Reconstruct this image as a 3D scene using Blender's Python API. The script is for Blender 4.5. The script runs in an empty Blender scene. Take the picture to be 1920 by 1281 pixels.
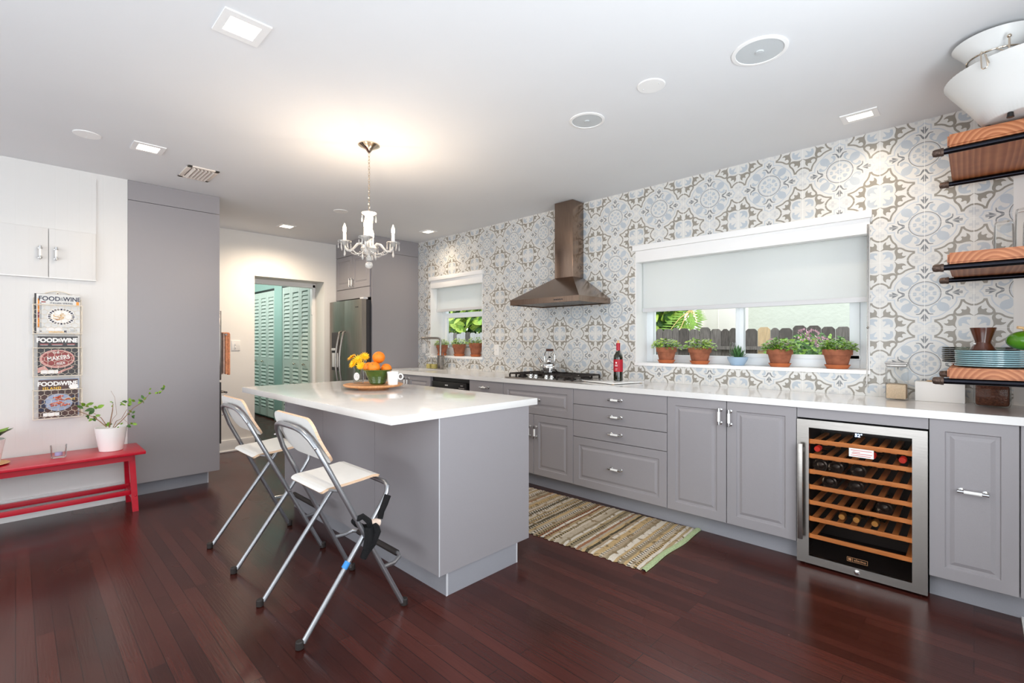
import bpy, bmesh, math, random
from mathutils import Vector, Matrix
random.seed(7)
PI = math.pi
SC = bpy.context.scene
COL = SC.collection
F_PX = 898.0
# ------------------------------------------------------------------ camera, world, big lights, exposure
cam = bpy.data.cameras.new('camera'); cam_o = bpy.data.objects.new('camera', cam); COL.objects.link(cam_o)
cam.sensor_width = 36.0; cam.lens = F_PX / 1920 * 36; cam.clip_start = 0.02
cam_o.location = (0, 0, 1.2455); cam_o.rotation_euler = (PI/2, 0, math.radians(46.03))
cam_o.rotation_euler = (PI/2, 0, math.radians(90 - 46.03))
SC.camera = cam_o
vs = SC.view_settings
SC.display_settings.display_device = 'sRGB'
vs.view_transform = 'Standard'; vs.look = 'None'; vs.exposure = 0.32; vs.gamma = 1.0; vs.use_curve_mapping = False
cy = SC.cycles
cy.use_denoising = True; cy.max_bounces = 10; cy.diffuse_bounces = 5; cy.glossy_bounces = 5; cy.transmission_bounces = 8
cy.transparent_max_bounces = 16; cy.caustics_reflective = False; cy.caustics_refractive = False; cy.sample_clamp_indirect = 4.0
W = bpy.data.worlds.new('world'); SC.world = W; W.use_nodes = True
W.node_tree.nodes['Background'].inputs['Color'].default_value = (0.90, 0.96, 1.0, 1)
W.node_tree.nodes['Background'].inputs['Strength'].default_value = 2.3
def area(name, loc, rot, sx, sy, power, color=(1, 1, 1)):
    l = bpy.data.lights.new(name, 'AREA'); l.shape = 'RECTANGLE'; l.size = sx; l.size_y = sy; l.energy = power; l.color = color
    o = bpy.data.objects.new(name, l); COL.objects.link(o); o.location = loc; o.rotation_euler = rot
    return o
# added fill lights, all out of view
area('fill_behind_camera', (-1.9, -3.1, 1.25), (PI/2, 0, 0), 3.6, 2.0, 26, (0.88, 0.95, 1.0))  # broad fill from behind the camera, standing in for assumed daylight
area('fill_right_side', (0.66, 1.0, 1.45), (PI/2, 0, PI/2), 2.0, 1.4, 42, (0.86, 0.94, 1.0))  # fill put in at the right to light the faces turned that way
area('ceiling_bounce_fill', (-0.35, -1.25, 0.3), (PI, 0, 0), 1.7, 3.0, 52, (0.84, 0.92, 1.0))  # unseen upward lamp added to brighten the ceiling
area('hall_fill', (-8.3, 2.05, 2.38), (0.5, 0, 0), 2.6, 0.4, 24, (1.0, 1.0, 0.98))  # lamp added under the solid hall ceiling to brighten the closet doors
# ------------------------------------------------------------------ colour and material helpers
def lin(c):
    c /= 255.0
    return c / 12.92 if c <= 0.04045 else ((c + 0.055) / 1.055) ** 2.4
def rgb(r, g, b): return (lin(r), lin(g), lin(b), 1.0)
def nd(nt, typ, ins=None, **props):
    n = nt.nodes.new(typ)
    for k, v in props.items(): setattr(n, k, v)
    for k, v in (ins or {}).items():
        s = n.inputs[k]
        if isinstance(v, bpy.types.NodeSocket): nt.links.new(v, s)
        else: s.default_value = v
    return n
def new_mat(name):
    m = bpy.data.materials.new(name); m.use_nodes = True
    nt = m.node_tree
    return m, nt, nt.nodes['Principled BSDF']
def mat(name, col, rough=0.5, metal=0.0, noise=None, bump=None, trans=0.0, emit=None, coat=0.0, spec=0.5, alpha=1.0, ior=1.45, stretch=(1, 1, 1), sss=0.0):
    m, nt, p = new_mat(name)
    c = rgb(*col)
    p.inputs['Base Color'].default_value = c
    p.inputs['Roughness'].default_value = rough; p.inputs['Metallic'].default_value = metal
    p.inputs['Transmission Weight'].default_value = trans; p.inputs['Coat Weight'].default_value = coat
    p.inputs['Specular IOR Level'].default_value = spec; p.inputs['IOR'].default_value = ior; p.inputs['Alpha'].default_value = alpha
    tc = nd(nt, 'ShaderNodeTexCoord'); mp = nd(nt, 'ShaderNodeMapping', {'Vector': tc.outputs['Object'], 'Scale': stretch})
    if noise:
        sc, amt = noise
        n = nd(nt, 'ShaderNodeTexNoise', {'Vector': mp.outputs[0], 'Scale': sc, 'Detail': 4.0})
        r = nd(nt, 'ShaderNodeMapRange', {'Value': n.outputs['Fac'], 'From Min': 0.3, 'From Max': 0.7, 'To Min': 1 - amt, 'To Max': 1 + amt})
        nt.links.new(mix_rgb(nt, 1.0, c, r.outputs[0], 'MULTIPLY'), p.inputs['Base Color'])
    if bump:
        sc, st = bump
        n2 = nd(nt, 'ShaderNodeTexNoise', {'Vector': mp.outputs[0], 'Scale': sc, 'Detail': 3.0})
        b = nd(nt, 'ShaderNodeBump', {'Strength': st, 'Distance': 0.01, 'Height': n2.outputs['Fac']})
        nt.links.new(b.outputs[0], p.inputs['Normal'])
    if emit:
        p.inputs['Emission Color'].default_value = rgb(*emit[0]); p.inputs['Emission Strength'].default_value = emit[1]
    return m
def mix_rgb(nt, fac, a, b, blend='MIX'):
    mx = nd(nt, 'ShaderNodeMix', data_type='RGBA', blend_type=blend)
    ins = {'f': mx.inputs[0], 'a': [s for s in mx.inputs if s.name == 'A' and s.type == 'RGBA'][0], 'b': [s for s in mx.inputs if s.name == 'B' and s.type == 'RGBA'][0]}
    for k, v in (('f', fac), ('a', a), ('b', b)):
        if isinstance(v, bpy.types.NodeSocket): nt.links.new(v, ins[k])
        else: ins[k].default_value = v
    return [s for s in mx.outputs if s.type == 'RGBA'][0]
def ramp(nt, fac, stops, interp='LINEAR'):
    r = nd(nt, 'ShaderNodeValToRGB'); r.color_ramp.interpolation = interp
    e = r.color_ramp.elements
    while len(e) < len(stops): e.new(0.5)
    for i, (pos, c) in enumerate(stops): e[i].position = pos; e[i].color = c
    nt.links.new(fac, r.inputs[0])
    return r.outputs[0]
def pane_mat(name, tint=(1, 1, 1), refl=0.10, cap=1.0):
    m, nt, p = new_mat(name); nt.nodes.remove(p)
    t = nd(nt, 'ShaderNodeBsdfTransparent', {'Color': (*tint, 1)}); g = nd(nt, 'ShaderNodeBsdfGlossy', {'Roughness': 0.02})
    lw = nd(nt, 'ShaderNodeLayerWeight', {'Blend': refl})
    fc_ = nd(nt, 'ShaderNodeMath', {0: lw.outputs['Fresnel'], 1: cap}, operation='MULTIPLY')
    mx = nd(nt, 'ShaderNodeMixShader', {0: fc_.outputs[0], 1: t.outputs[0], 2: g.outputs[0]})
    nt.links.new(mx.outputs[0], nt.nodes['Material Output'].inputs[0])
    return m
def floor_mat():
    m, nt, p = new_mat('dark mahogany strip floor')
    tc = nd(nt, 'ShaderNodeTexCoord')
    br = nd(nt, 'ShaderNodeTexBrick', {'Vector': tc.outputs['Object'], 'Color1': (0.0, 0, 0, 1), 'Color2': (1, 1, 1, 1), 'Mortar': (0.3, 0.3, 0.3, 1), 'Scale': 1.0, 'Mortar Size': 0.0014, 'Mortar Smooth': 0.4, 'Bias': 0.0, 'Brick Width': 0.95, 'Row Height': 0.058}, offset=0.37, offset_frequency=3)
    mp = nd(nt, 'ShaderNodeMapping', {'Vector': tc.outputs['Object'], 'Scale': (2.0, 40.0, 1.0)})
    gr = nd(nt, 'ShaderNodeTexNoise', {'Vector': mp.outputs[0], 'Scale': 3.0, 'Detail': 5.0})
    big = nd(nt, 'ShaderNodeTexNoise', {'Vector': tc.outputs['Object'], 'Scale': 1.3, 'Detail': 3.0})
    c1 = ramp(nt, br.outputs['Color'], [(0.0, rgb(50, 20, 17)), (0.5, rgb(64, 28, 24)), (1.0, rgb(84, 40, 33))])
    c2 = mix_rgb(nt, gr.outputs['Fac'], rgb(170, 160, 158), rgb(255, 255, 255))
    c3 = mix_rgb(nt, 1.0, c1, c2, 'MULTIPLY')
    wear = ramp(nt, big.outputs['Fac'], [(0.30, (0, 0, 0, 1)), (0.9, (.55, .55, .55, 1))])
    c4 = mix_rgb(nt, wear, c3, rgb(92, 48, 40))
    # pale scuffs and specks
    sp = nd(nt, 'ShaderNodeTexVoronoi', {'Vector': tc.outputs['Object'], 'Scale': 9.0}, feature='F1')
    spm = ramp(nt, sp.outputs['Distance'], [(0.012, (1, 1, 1, 1)), (0.03, (0, 0, 0, 1))])
    c5 = mix_rgb(nt, nd(nt, 'ShaderNodeMath', {0: spm, 1: 0.35}, operation='MULTIPLY').outputs[0], c4, rgb(150, 125, 118))
    mort = mix_rgb(nt, br.outputs['Fac'], c5, rgb(22, 12, 12))
    nt.links.new(mort, p.inputs['Base Color'])
    ro = nd(nt, 'ShaderNodeMapRange', {'Value': big.outputs['Fac'], 'From Min': 0.3, 'From Max': 0.7, 'To Min': 0.17, 'To Max': 0.30})
    nt.links.new(ro.outputs[0], p.inputs['Roughness'])
    b = nd(nt, 'ShaderNodeBump', {'Strength': 0.12, 'Distance': 0.004, 'Height': gr.outputs['Fac']})
    nt.links.new(b.outputs[0], p.inputs['Normal'])
    p.inputs['Specular IOR Level'].default_value = 0.36
    return m
def ring_wood(name, ctr, c_dark, c_light, scale=22.0, rough=0.45):
    m, nt, p = new_mat(name)
    tc = nd(nt, 'ShaderNodeTexCoord')
    mp = nd(nt, 'ShaderNodeMapping', {'Vector': tc.outputs['Object'], 'Location': ctr, 'Scale': (1, 0.12, 1)})
    nz = nd(nt, 'ShaderNodeTexNoise', {'Vector': mp.outputs[0], 'Scale': 7.0, 'Detail': 2.0})
    ad = nd(nt, 'ShaderNodeVectorMath', {0: nz.outputs['Color'], 1: (0.02, 0.0, 0.02)}, operation='MULTIPLY')
    a2 = nd(nt, 'ShaderNodeVectorMath', {0: mp.outputs[0], 1: ad.outputs[0]}, operation='ADD')
    w = nd(nt, 'ShaderNodeTexWave', {'Vector': a2.outputs[0], 'Scale': scale, 'Distortion': 0.6, 'Detail': 1.0, 'Detail Scale': 2.0}, wave_type='RINGS', rings_direction='Y', wave_profile='SAW')
    c = ramp(nt, w.outputs['Fac'], [(0.0, c_light), (0.55, c_dark), (0.8, c_dark), (1.0, c_light)])
    bn = nd(nt, 'ShaderNodeTexNoise', {'Vector': tc.outputs['Object'], 'Scale': 9.0, 'Detail': 4.0})
    c2 = mix_rgb(nt, bn.outputs['Fac'], rgb(190, 170, 160), rgb(255, 255, 255))
    nt.links.new(mix_rgb(nt, 1.0, c, c2, 'MULTIPLY'), p.inputs['Base Color'])
    p.inputs['Roughness'].default_value = rough
    return m
def wood(name, c1, c2, stretch=(1, 14, 14), scale=3.0, rough=0.45):
    m, nt, p = new_mat(name)
    tc = nd(nt, 'ShaderNodeTexCoord'); mp = nd(nt, 'ShaderNodeMapping', {'Vector': tc.outputs['Object'], 'Scale': stretch})
    n = nd(nt, 'ShaderNodeTexNoise', {'Vector': mp.outputs[0], 'Scale': scale, 'Detail': 5.0})
    nt.links.new(ramp(nt, n.outputs['Fac'], [(0.32, rgb(*c1)), (0.68, rgb(*c2))]), p.inputs['Base Color'])
    p.inputs['Roughness'].default_value = rough
    return m
def shade_mat():
    m, nt, p = new_mat('white roller shade fabric'); nt.nodes.remove(p)
    tc = nd(nt, 'ShaderNodeTexCoord'); n = nd(nt, 'ShaderNodeTexNoise', {'Vector': tc.outputs['Object'], 'Scale': 600.0})
    c = mix_rgb(nt, n.outputs['Fac'], rgb(232, 233, 232), rgb(242, 243, 242))
    d = nd(nt, 'ShaderNodeBsdfDiffuse', {'Color': c}); t = nd(nt, 'ShaderNodeBsdfTranslucent', {'Color': rgb(238, 240, 240)})
    g = nd(nt, 'ShaderNodeBsdfGlossy', {'Color': (1, 1, 1, 1), 'Roughness': 0.35})
    mx = nd(nt, 'ShaderNodeMixShader', {0: 0.54, 1: d.outputs[0], 2: t.outputs[0]})
    m2 = nd(nt, 'ShaderNodeMixShader', {0: 0.02, 1: mx.outputs[0], 2: g.outputs[0]})
    nt.links.new(m2.outputs[0], nt.nodes['Material Output'].inputs[0])
    return m
def rug_mat():
    m, nt, p = new_mat('woven rag rug stripes')
    tc = nd(nt, 'ShaderNodeTexCoord')
    nz = nd(nt, 'ShaderNodeTexNoise', {'Vector': tc.outputs['Object'], 'Scale': 5.0, 'Detail': 2.0})
    dv = nd(nt, 'ShaderNodeVectorMath', {0: nz.outputs['Color'], 1: (0.022, 0, 0)}, operation='MULTIPLY')
    ad = nd(nt, 'ShaderNodeVectorMath', {0: tc.outputs['Object'], 1: dv.outputs[0]}, operation='ADD')
    sx = nd(nt, 'ShaderNodeSeparateXYZ', {0: ad.outputs[0]})
    row = nd(nt, 'ShaderNodeMath', {0: nd(nt, 'ShaderNodeMath', {0: sx.outputs[0], 1: 52.0}, operation='MULTIPLY').outputs[0]}, operation='FLOOR')
    wn = nd(nt, 'ShaderNodeTexWhiteNoise', {'W': row.outputs[0]}, noise_dimensions='1D')
    stops = [rgb(226, 212, 192), rgb(190, 170, 142), rgb(238, 228, 212), rgb(168, 152, 124), rgb(206, 190, 166), rgb(236, 226, 212), rgb(176, 124, 92), rgb(212, 182, 134), rgb(96, 88, 70), rgb(196, 182, 160), rgb(232, 220, 206), rgb(192, 170, 130), rgb(222, 208, 188), rgb(240, 232, 218)]
    c = ramp(nt, wn.outputs['Value'], [(i / len(stops), s) for i, s in enumerate(stops)], 'CONSTANT')
    wn2 = nd(nt, 'ShaderNodeTexWhiteNoise', {'W': nd(nt, 'ShaderNodeMath', {0: row.outputs[0], 1: 37.7}, operation='ADD').outputs[0]}, noise_dimensions='1D')
    y = nd(nt, 'ShaderNodeSeparateXYZ', {0: tc.outputs['Object']})
    w = nd(nt, 'ShaderNodeMath', {0: nd(nt, 'ShaderNodeMath', {0: y.outputs[1], 1: 260.0}, operation='MULTIPLY').outputs[0]}, operation='SINE')
    sel = nd(nt, 'ShaderNodeMath', {0: w.outputs[0], 1: nd(nt, 'ShaderNodeMapRange', {'Value': wn2.outputs['Value'], 'From Min': 0.0, 'From Max': 1.0, 'To Min': 0.1, 'To Max': 3.0}).outputs[0]}, operation='GREATER_THAN')
    c2 = mix_rgb(nt, sel.outputs[0], c, rgb(58, 54, 40))
    bl = nd(nt, 'ShaderNodeTexNoise', {'Vector': tc.outputs['Object'], 'Scale': 26.0, 'Detail': 3.0})
    c3 = mix_rgb(nt, ramp(nt, bl.outputs['Fac'], [(0.56, (0, 0, 0, 1)), (0.66, (1, 1, 1, 1))]), c2, rgb(150, 128, 96))
    fine = nd(nt, 'ShaderNodeTexNoise', {'Vector': tc.outputs['Object'], 'Scale': 160.0, 'Detail': 2.0})
    nt.links.new(mix_rgb(nt, 1.0, c3, mix_rgb(nt, fine.outputs['Fac'], rgb(190, 190, 190), rgb(255, 255, 255)), 'MULTIPLY'), p.inputs['Base Color'])
    p.inputs['Roughness'].default_value = 0.95; p.inputs['Specular IOR Level'].default_value = 0.1
    b = nd(nt, 'ShaderNodeBump', {'Strength': 0.8, 'Distance': 0.006, 'Height': fine.outputs['Fac']}); nt.links.new(b.outputs[0], p.inputs['Normal'])
    return m
def bead_mat():
    m, nt, p = new_mat('white painted beadboard')
    tc = nd(nt, 'ShaderNodeTexCoord'); s = nd(nt, 'ShaderNodeSeparateXYZ', {0: tc.outputs['Object']})
    fr = nd(nt, 'ShaderNodeMath', {0: nd(nt, 'ShaderNodeMath', {0: s.outputs[1], 1: 1 / 0.0667}, operation='MULTIPLY').outputs[0]}, operation='FRACT')
    h = ramp(nt, fr.outputs[0], [(0.0, (0, 0, 0, 1)), (0.05, (1, 1, 1, 1)), (0.95, (1, 1, 1, 1)), (1.0, (0, 0, 0, 1))])
    b = nd(nt, 'ShaderNodeBump', {'Strength': 0.16, 'Distance': 0.002, 'Height': h}); nt.links.new(b.outputs[0], p.inputs['Normal'])
    p.inputs['Base Color'].default_value = rgb(222, 220, 218); p.inputs['Roughness'].default_value = 0.45
    return m
M = {}
M['ceil'] = mat('white ceiling paint', (226, 227, 229), 0.9, noise=(2.0, 0.012), bump=(60, 0.03))
M['wall'] = mat('white wall paint', (236, 233, 229), 0.75, noise=(2.0, 0.012), bump=(80, 0.03))
M['bead'] = bead_mat()
M['trim'] = mat('white gloss trim', (240, 239, 238), 0.35, noise=(4, 0.01))
M['vinyl'] = mat('white vinyl frame', (236, 240, 243), 0.35, noise=(4, 0.01))
M['floor'] = floor_mat()
M['gray'] = mat('taupe grey cabinet lacquer', (150, 146, 149), 0.36, noise=(500, 0.035), bump=(700, 0.02))
M['graydark'] = mat('plain dark grey', (60, 58, 60), 0.8, noise=(5, 0.05))  # one even dark grey for casings, panels and small fittings
M['toe'] = mat('grey toe kick foil', (148, 148, 154), 0.45, noise=(300, 0.03))
M['edge'] = mat('pale grey edge strip', (196, 196, 200), 0.4, noise=(50, 0.02))
M['quartz'] = mat('white quartz', (228, 226, 224), 0.16, noise=(14, 0.018), coat=0.3)
M['steel'] = mat('brushed stainless steel', (158, 153, 148), 0.27, 1.0, noise=(8, 0.10), stretch=(1, 1, 40))
M['steelh'] = mat('brushed stainless steel hood', (150, 130, 116), 0.2, 1.0, noise=(6, 0.12), stretch=(30, 30, 1))
M['steelv'] = mat('brushed stainless fridge door', (156, 147, 140), 0.38, 1.0, noise=(5, 0.10), stretch=(30, 30, 1))
M['chrome'] = mat('polished chrome', (215, 215, 215), 0.08, 1.0, noise=(20, 0.02))
M['nickel'] = mat('warm polished nickel', (214, 200, 182), 0.12, 1.0, noise=(20, 0.03))
M['tube'] = mat('silver lacquered tube', (168, 170, 174), 0.3, 0.85, noise=(60, 0.04))
M['porc'] = mat('white porcelain', (246, 245, 243), 0.12, noise=(10, 0.01), coat=0.5)
M['plastic_w'] = mat('white plastic', (236, 234, 231), 0.35, noise=(10, 0.01))
M['black'] = mat('black plastic', (24, 22, 22), 0.35, noise=(20, 0.1))
M['rubber'] = mat('dark rubber foot', (42, 36, 34), 0.6, noise=(30, 0.1))
M['iron'] = mat('cast iron grate', (46, 40, 38), 0.55, 0.2, noise=(60, 0.15), bump=(200, 0.1))
M['pipe'] = mat('oiled black steel pipe', (36, 36, 42), 0.22, 0.9, noise=(30, 0.1))
M['fitting'] = mat('rusty iron pipe cap', (92, 76, 68), 0.5, 0.8, noise=(90, 0.3), bump=(120, 0.3))
M['red'] = mat('red lacquered wood', (190, 14, 40), 0.32, noise=(30, 0.08), stretch=(1, 0.1, 1), coat=0.15)
M['seatw'] = mat('white laminate seat', (240, 238, 234), 0.35, noise=(20, 0.015))
M['ply'] = wood('pale birch plywood edge', (214, 176, 142), (232, 200, 170), (8, 8, 60))
M['tray'] = wood('honey bamboo', (206, 140, 88), (226, 168, 116), (2, 26, 2), 4.0, 0.35)
M['shelf'] = ring_wood('oiled fir board', (-0.16, 0.0, 0.012), rgb(172, 100, 54), rgb(208, 140, 92), 17.0)
M['beech'] = wood('beech shelf strip', (206, 132, 70), (226, 158, 96), (3, 30, 30))
M['terra'] = mat('weathered terracotta', (152, 92, 66), 0.85, noise=(14, 0.34), bump=(90, 0.15))
M['terra2'] = mat('clean terracotta saucer', (184, 104, 62), 0.7, noise=(18, 0.14))
M['soil'] = mat('potting soil', (52, 38, 28), 0.95, noise=(80, 0.4), bump=(100, 0.6))
def leafm(n, c): return mat(n, c, 0.45, noise=(30, 0.28))
M['leaf1'] = leafm('lime herb leaf', (176, 202, 84)); M['leaf2'] = leafm('mid green herb leaf', (128, 168, 62)); M['leaf3'] = leafm('dark green leaf', (58, 98, 34))
M['leaf4'] = leafm('bright green leaf', (118, 156, 44)); M['succ'] = leafm('dark succulent leaf', (70, 112, 62)); M['stem'] = wood('brown woody stem', (120, 88, 64), (166, 126, 98))
M['glass'] = mat('clear glass', (255, 255, 255), 0.0, trans=1.0, noise=(3, 0.0))
M['glassg'] = mat('greenish plate glass', (198, 214, 196), 0.06, trans=0.75, noise=(3, 0.02))
M['crystal'] = mat('clear cut crystal', (255, 252, 248), 0.05, trans=0.66, ior=1.5, noise=(3, 0.0))
M['pane'] = pane_mat('window glass'); M['dglass'] = pane_mat('tinted cooler door glass', (0.90, 0.85, 0.82), 0.10); M['thin'] = pane_mat('thin clear glass', (.985, .99, .988), 0.18, .7); M['plateg'] = pane_mat('pale green glass', (.80, .88, .80), 0.35)
M['shade'] = shade_mat()
M['bar'] = mat('pale grey hem bar', (206, 206, 208), 0.3, noise=(5, 0.01))
M['lamp'] = mat('lit lamp diffuser', (255, 250, 240), 0.5, emit=((255, 240, 214), 9.0), noise=(3, 0.0))
M['bulb'] = mat('glowing candle bulb', (255, 240, 220), 0.5, emit=((255, 214, 160), 42.0), noise=(3, 0.0))
M['teal'] = mat('teal wall paint', (172, 204, 195), 0.7, noise=(2, 0.02))
M['aqua'] = mat('pale aqua door paint', (212, 222, 214), 0.5, noise=(3, 0.02))
M['orange'] = mat('orange peel', (246, 134, 28), 0.42, noise=(40, 0.06), bump=(140, 0.25))
M['petal'] = mat('yellow petal', (255, 192, 16), 0.55, noise=(60, 0.16))
M['greenglaze'] = mat('green glazed stoneware', (72, 98, 44), 0.15, noise=(20, 0.08), coat=0.4)
M['blueglaze'] = mat('pale blue glaze', (158, 182, 204), 0.2, noise=(12, 0.04))
M['tealglaze'] = mat('teal glazed plate', (132, 168, 176), 0.12, noise=(16, 0.06), coat=0.5)
M['brownglaze'] = mat('dark brown glazed stoneware', (74, 36, 22), 0.2, noise=(24, 0.25), coat=0.3)
M['sugar'] = mat('raw sugar', (214, 188, 158), 0.9, noise=(220, 0.12), bump=(260, 0.5))
M['coffee'] = mat('ground coffee', (92, 54, 38), 0.9, noise=(160, 0.5), bump=(200, 0.7))
M['frost'] = mat('ribbed frosted acrylic', (250, 250, 248), 0.25, trans=0.25, noise=(6, 0.01))
M['wine'] = mat('dark green bottle glass', (22, 24, 12), 0.06, noise=(8, 0.2), coat=0.6)
M['redlab'] = mat('red paper label', (172, 20, 40), 0.5, noise=(12, 0.05)); M['foil'] = mat('red foil capsule', (178, 22, 44), 0.3, noise=(20, 0.05))
M['cork'] = mat('pale wooden stopper', (216, 176, 130), 0.7, noise=(40, 0.12))
M['soap'] = mat('amber hand soap', (222, 206, 130), 0.15, trans=0.0, noise=(4, 0.02))
M['darkin'] = mat('dark cooler interior', (20, 18, 20), 0.6, noise=(5, 0.1))
M['bottle'] = mat('dark wine bottle end', (34, 30, 28), 0.15, noise=(10, 0.2)); M['redcap'] = mat('red bottle cap', (196, 40, 30), 0.4, noise=(20, 0.06)); M['goldcap'] = mat('gold bottle foil', (196, 152, 84), 0.3, 0.7, noise=(20, 0.06))
M['led'] = mat('blue white led digits', (200, 220, 255), 0.5, emit=((190, 215, 255), 2.0), noise=(3, 0.0))
M['goldink'] = mat('dull gold print', (172, 128, 92), 0.4, 0.4, noise=(20, 0.05)); M['redink'] = mat('red print', (206, 70, 70), 0.6, noise=(20, 0.05))
M['towel'] = mat('orange patterned tea towel', (246, 166, 122), 0.95, noise=(60, 0.25)); M['towel2'] = mat('mauve brown tea towel', (220, 184, 168), 0.95, noise=(30, 0.2))
M['fabric'] = mat('black stretchy cloth', (14, 13, 15), 0.95, noise=(200, 0.3), bump=(300, 0.4))
M['nude'] = mat('pale beige cloth', (214, 192, 176), 0.9, noise=(100, 0.1)); M['tape'] = mat('bright blue tape', (60, 140, 214), 0.5, noise=(30, 0.1))
M['wire'] = mat('cream enamelled wire', (232, 222, 206), 0.4, noise=(40, 0.05))
M['speaker'] = mat('pale grey speaker mesh', (196, 200, 202), 0.8, noise=(900, 0.12), bump=(900, 0.1)); M['vent'] = mat('off white vent blade', (232, 222, 212), 0.5, noise=(10, 0.02))
M['stucco'] = mat('pale stucco', (206, 211, 200), 0.95, noise=(6, 0.03), bump=(14, 0.9)); M['house'] = mat('warm white siding', (244, 238, 232), 0.8, noise=(2, 0.02))
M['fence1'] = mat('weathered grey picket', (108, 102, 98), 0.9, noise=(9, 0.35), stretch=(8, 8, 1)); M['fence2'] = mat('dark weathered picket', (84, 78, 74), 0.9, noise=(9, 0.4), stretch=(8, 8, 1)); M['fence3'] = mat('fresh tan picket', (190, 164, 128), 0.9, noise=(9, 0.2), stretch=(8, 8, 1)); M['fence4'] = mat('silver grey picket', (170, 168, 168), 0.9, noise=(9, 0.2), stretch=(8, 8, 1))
M['ground'] = mat('garden soil and grass', (120, 122, 92), 0.95, noise=(8, 0.3)); M['pink'] = mat('faded pink hydrangea', (198, 160, 172), 0.8, noise=(40, 0.2)); M['palm'] = mat('yellow palm rib', (222, 196, 130), 0.6, noise=(20, 0.1))
M['rug'] = rug_mat(); M['rugend'] = mat('sage green rug binding', (168, 184, 140), 0.9, noise=(90, 0.2))
M['paper_w'] = mat('white paper', (238, 236, 234), 0.6, noise=(20, 0.02)); M['ink'] = mat('black print', (28, 24, 26), 0.5, noise=(20, 0.1)); M['cover2'] = mat('near black cover', (34, 24, 24), 0.35, noise=(14, 0.5))
M['cover3'] = mat('dark brown cover', (74, 44, 38), 0.35, noise=(14, 0.6)); M['marble'] = mat('pale marble cover', (216, 216, 214), 0.35, noise=(10, 0.06)); M['meat'] = mat('red meat print', (146, 56, 54), 0.4, noise=(36, 0.3)); M['fat'] = mat('pale pink print', (214, 160, 152), 0.4, noise=(36, 0.12))
M['pasta'] = mat('pasta print', (226, 192, 140), 0.5, noise=(60, 0.22)); M['prawn'] = mat('prawn orange print', (206, 96, 66), 0.4, noise=(50, 0.4)); M['plateblue'] = mat('blue plate print', (158, 172, 200), 0.4, noise=(30, 0.12)); M['yellowink'] = mat('yellow print', (238, 190, 70), 0.5, noise=(20, 0.05)); M['navy'] = mat('navy print', (44, 46, 70), 0.5, noise=(20, 0.1)); M['orangeink'] = mat('orange print', (236, 150, 60), 0.5, noise=(20, 0.2)); M['whiteink'] = mat('white print', (246, 244, 242), 0.5, noise=(20, 0.01))
# tile inks
M['t_base'] = mat('cement tile warm white', (217, 215, 211), 0.28, noise=(3, 0.02), bump=(30, 0.02)); M['t_grout'] = mat('tile joint', (238, 236, 232), 0.6, noise=(20, 0.02))
M['t_taupe'] = mat('cement tile taupe', (148, 142, 132), 0.3, noise=(9, 0.06)); M['t_steel'] = mat('cement tile slate', (128, 130, 132), 0.3, noise=(9, 0.06))
M['t_blue'] = mat('cement tile pale blue', (184, 191, 198), 0.3, noise=(9, 0.04)); M['t_line'] = mat('cement tile grey blue line', (194, 199, 205), 0.3, noise=(9, 0.04)); M['t_pale'] = mat('cement tile pale grey', (200, 200, 200), 0.3, noise=(9, 0.03))
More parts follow.
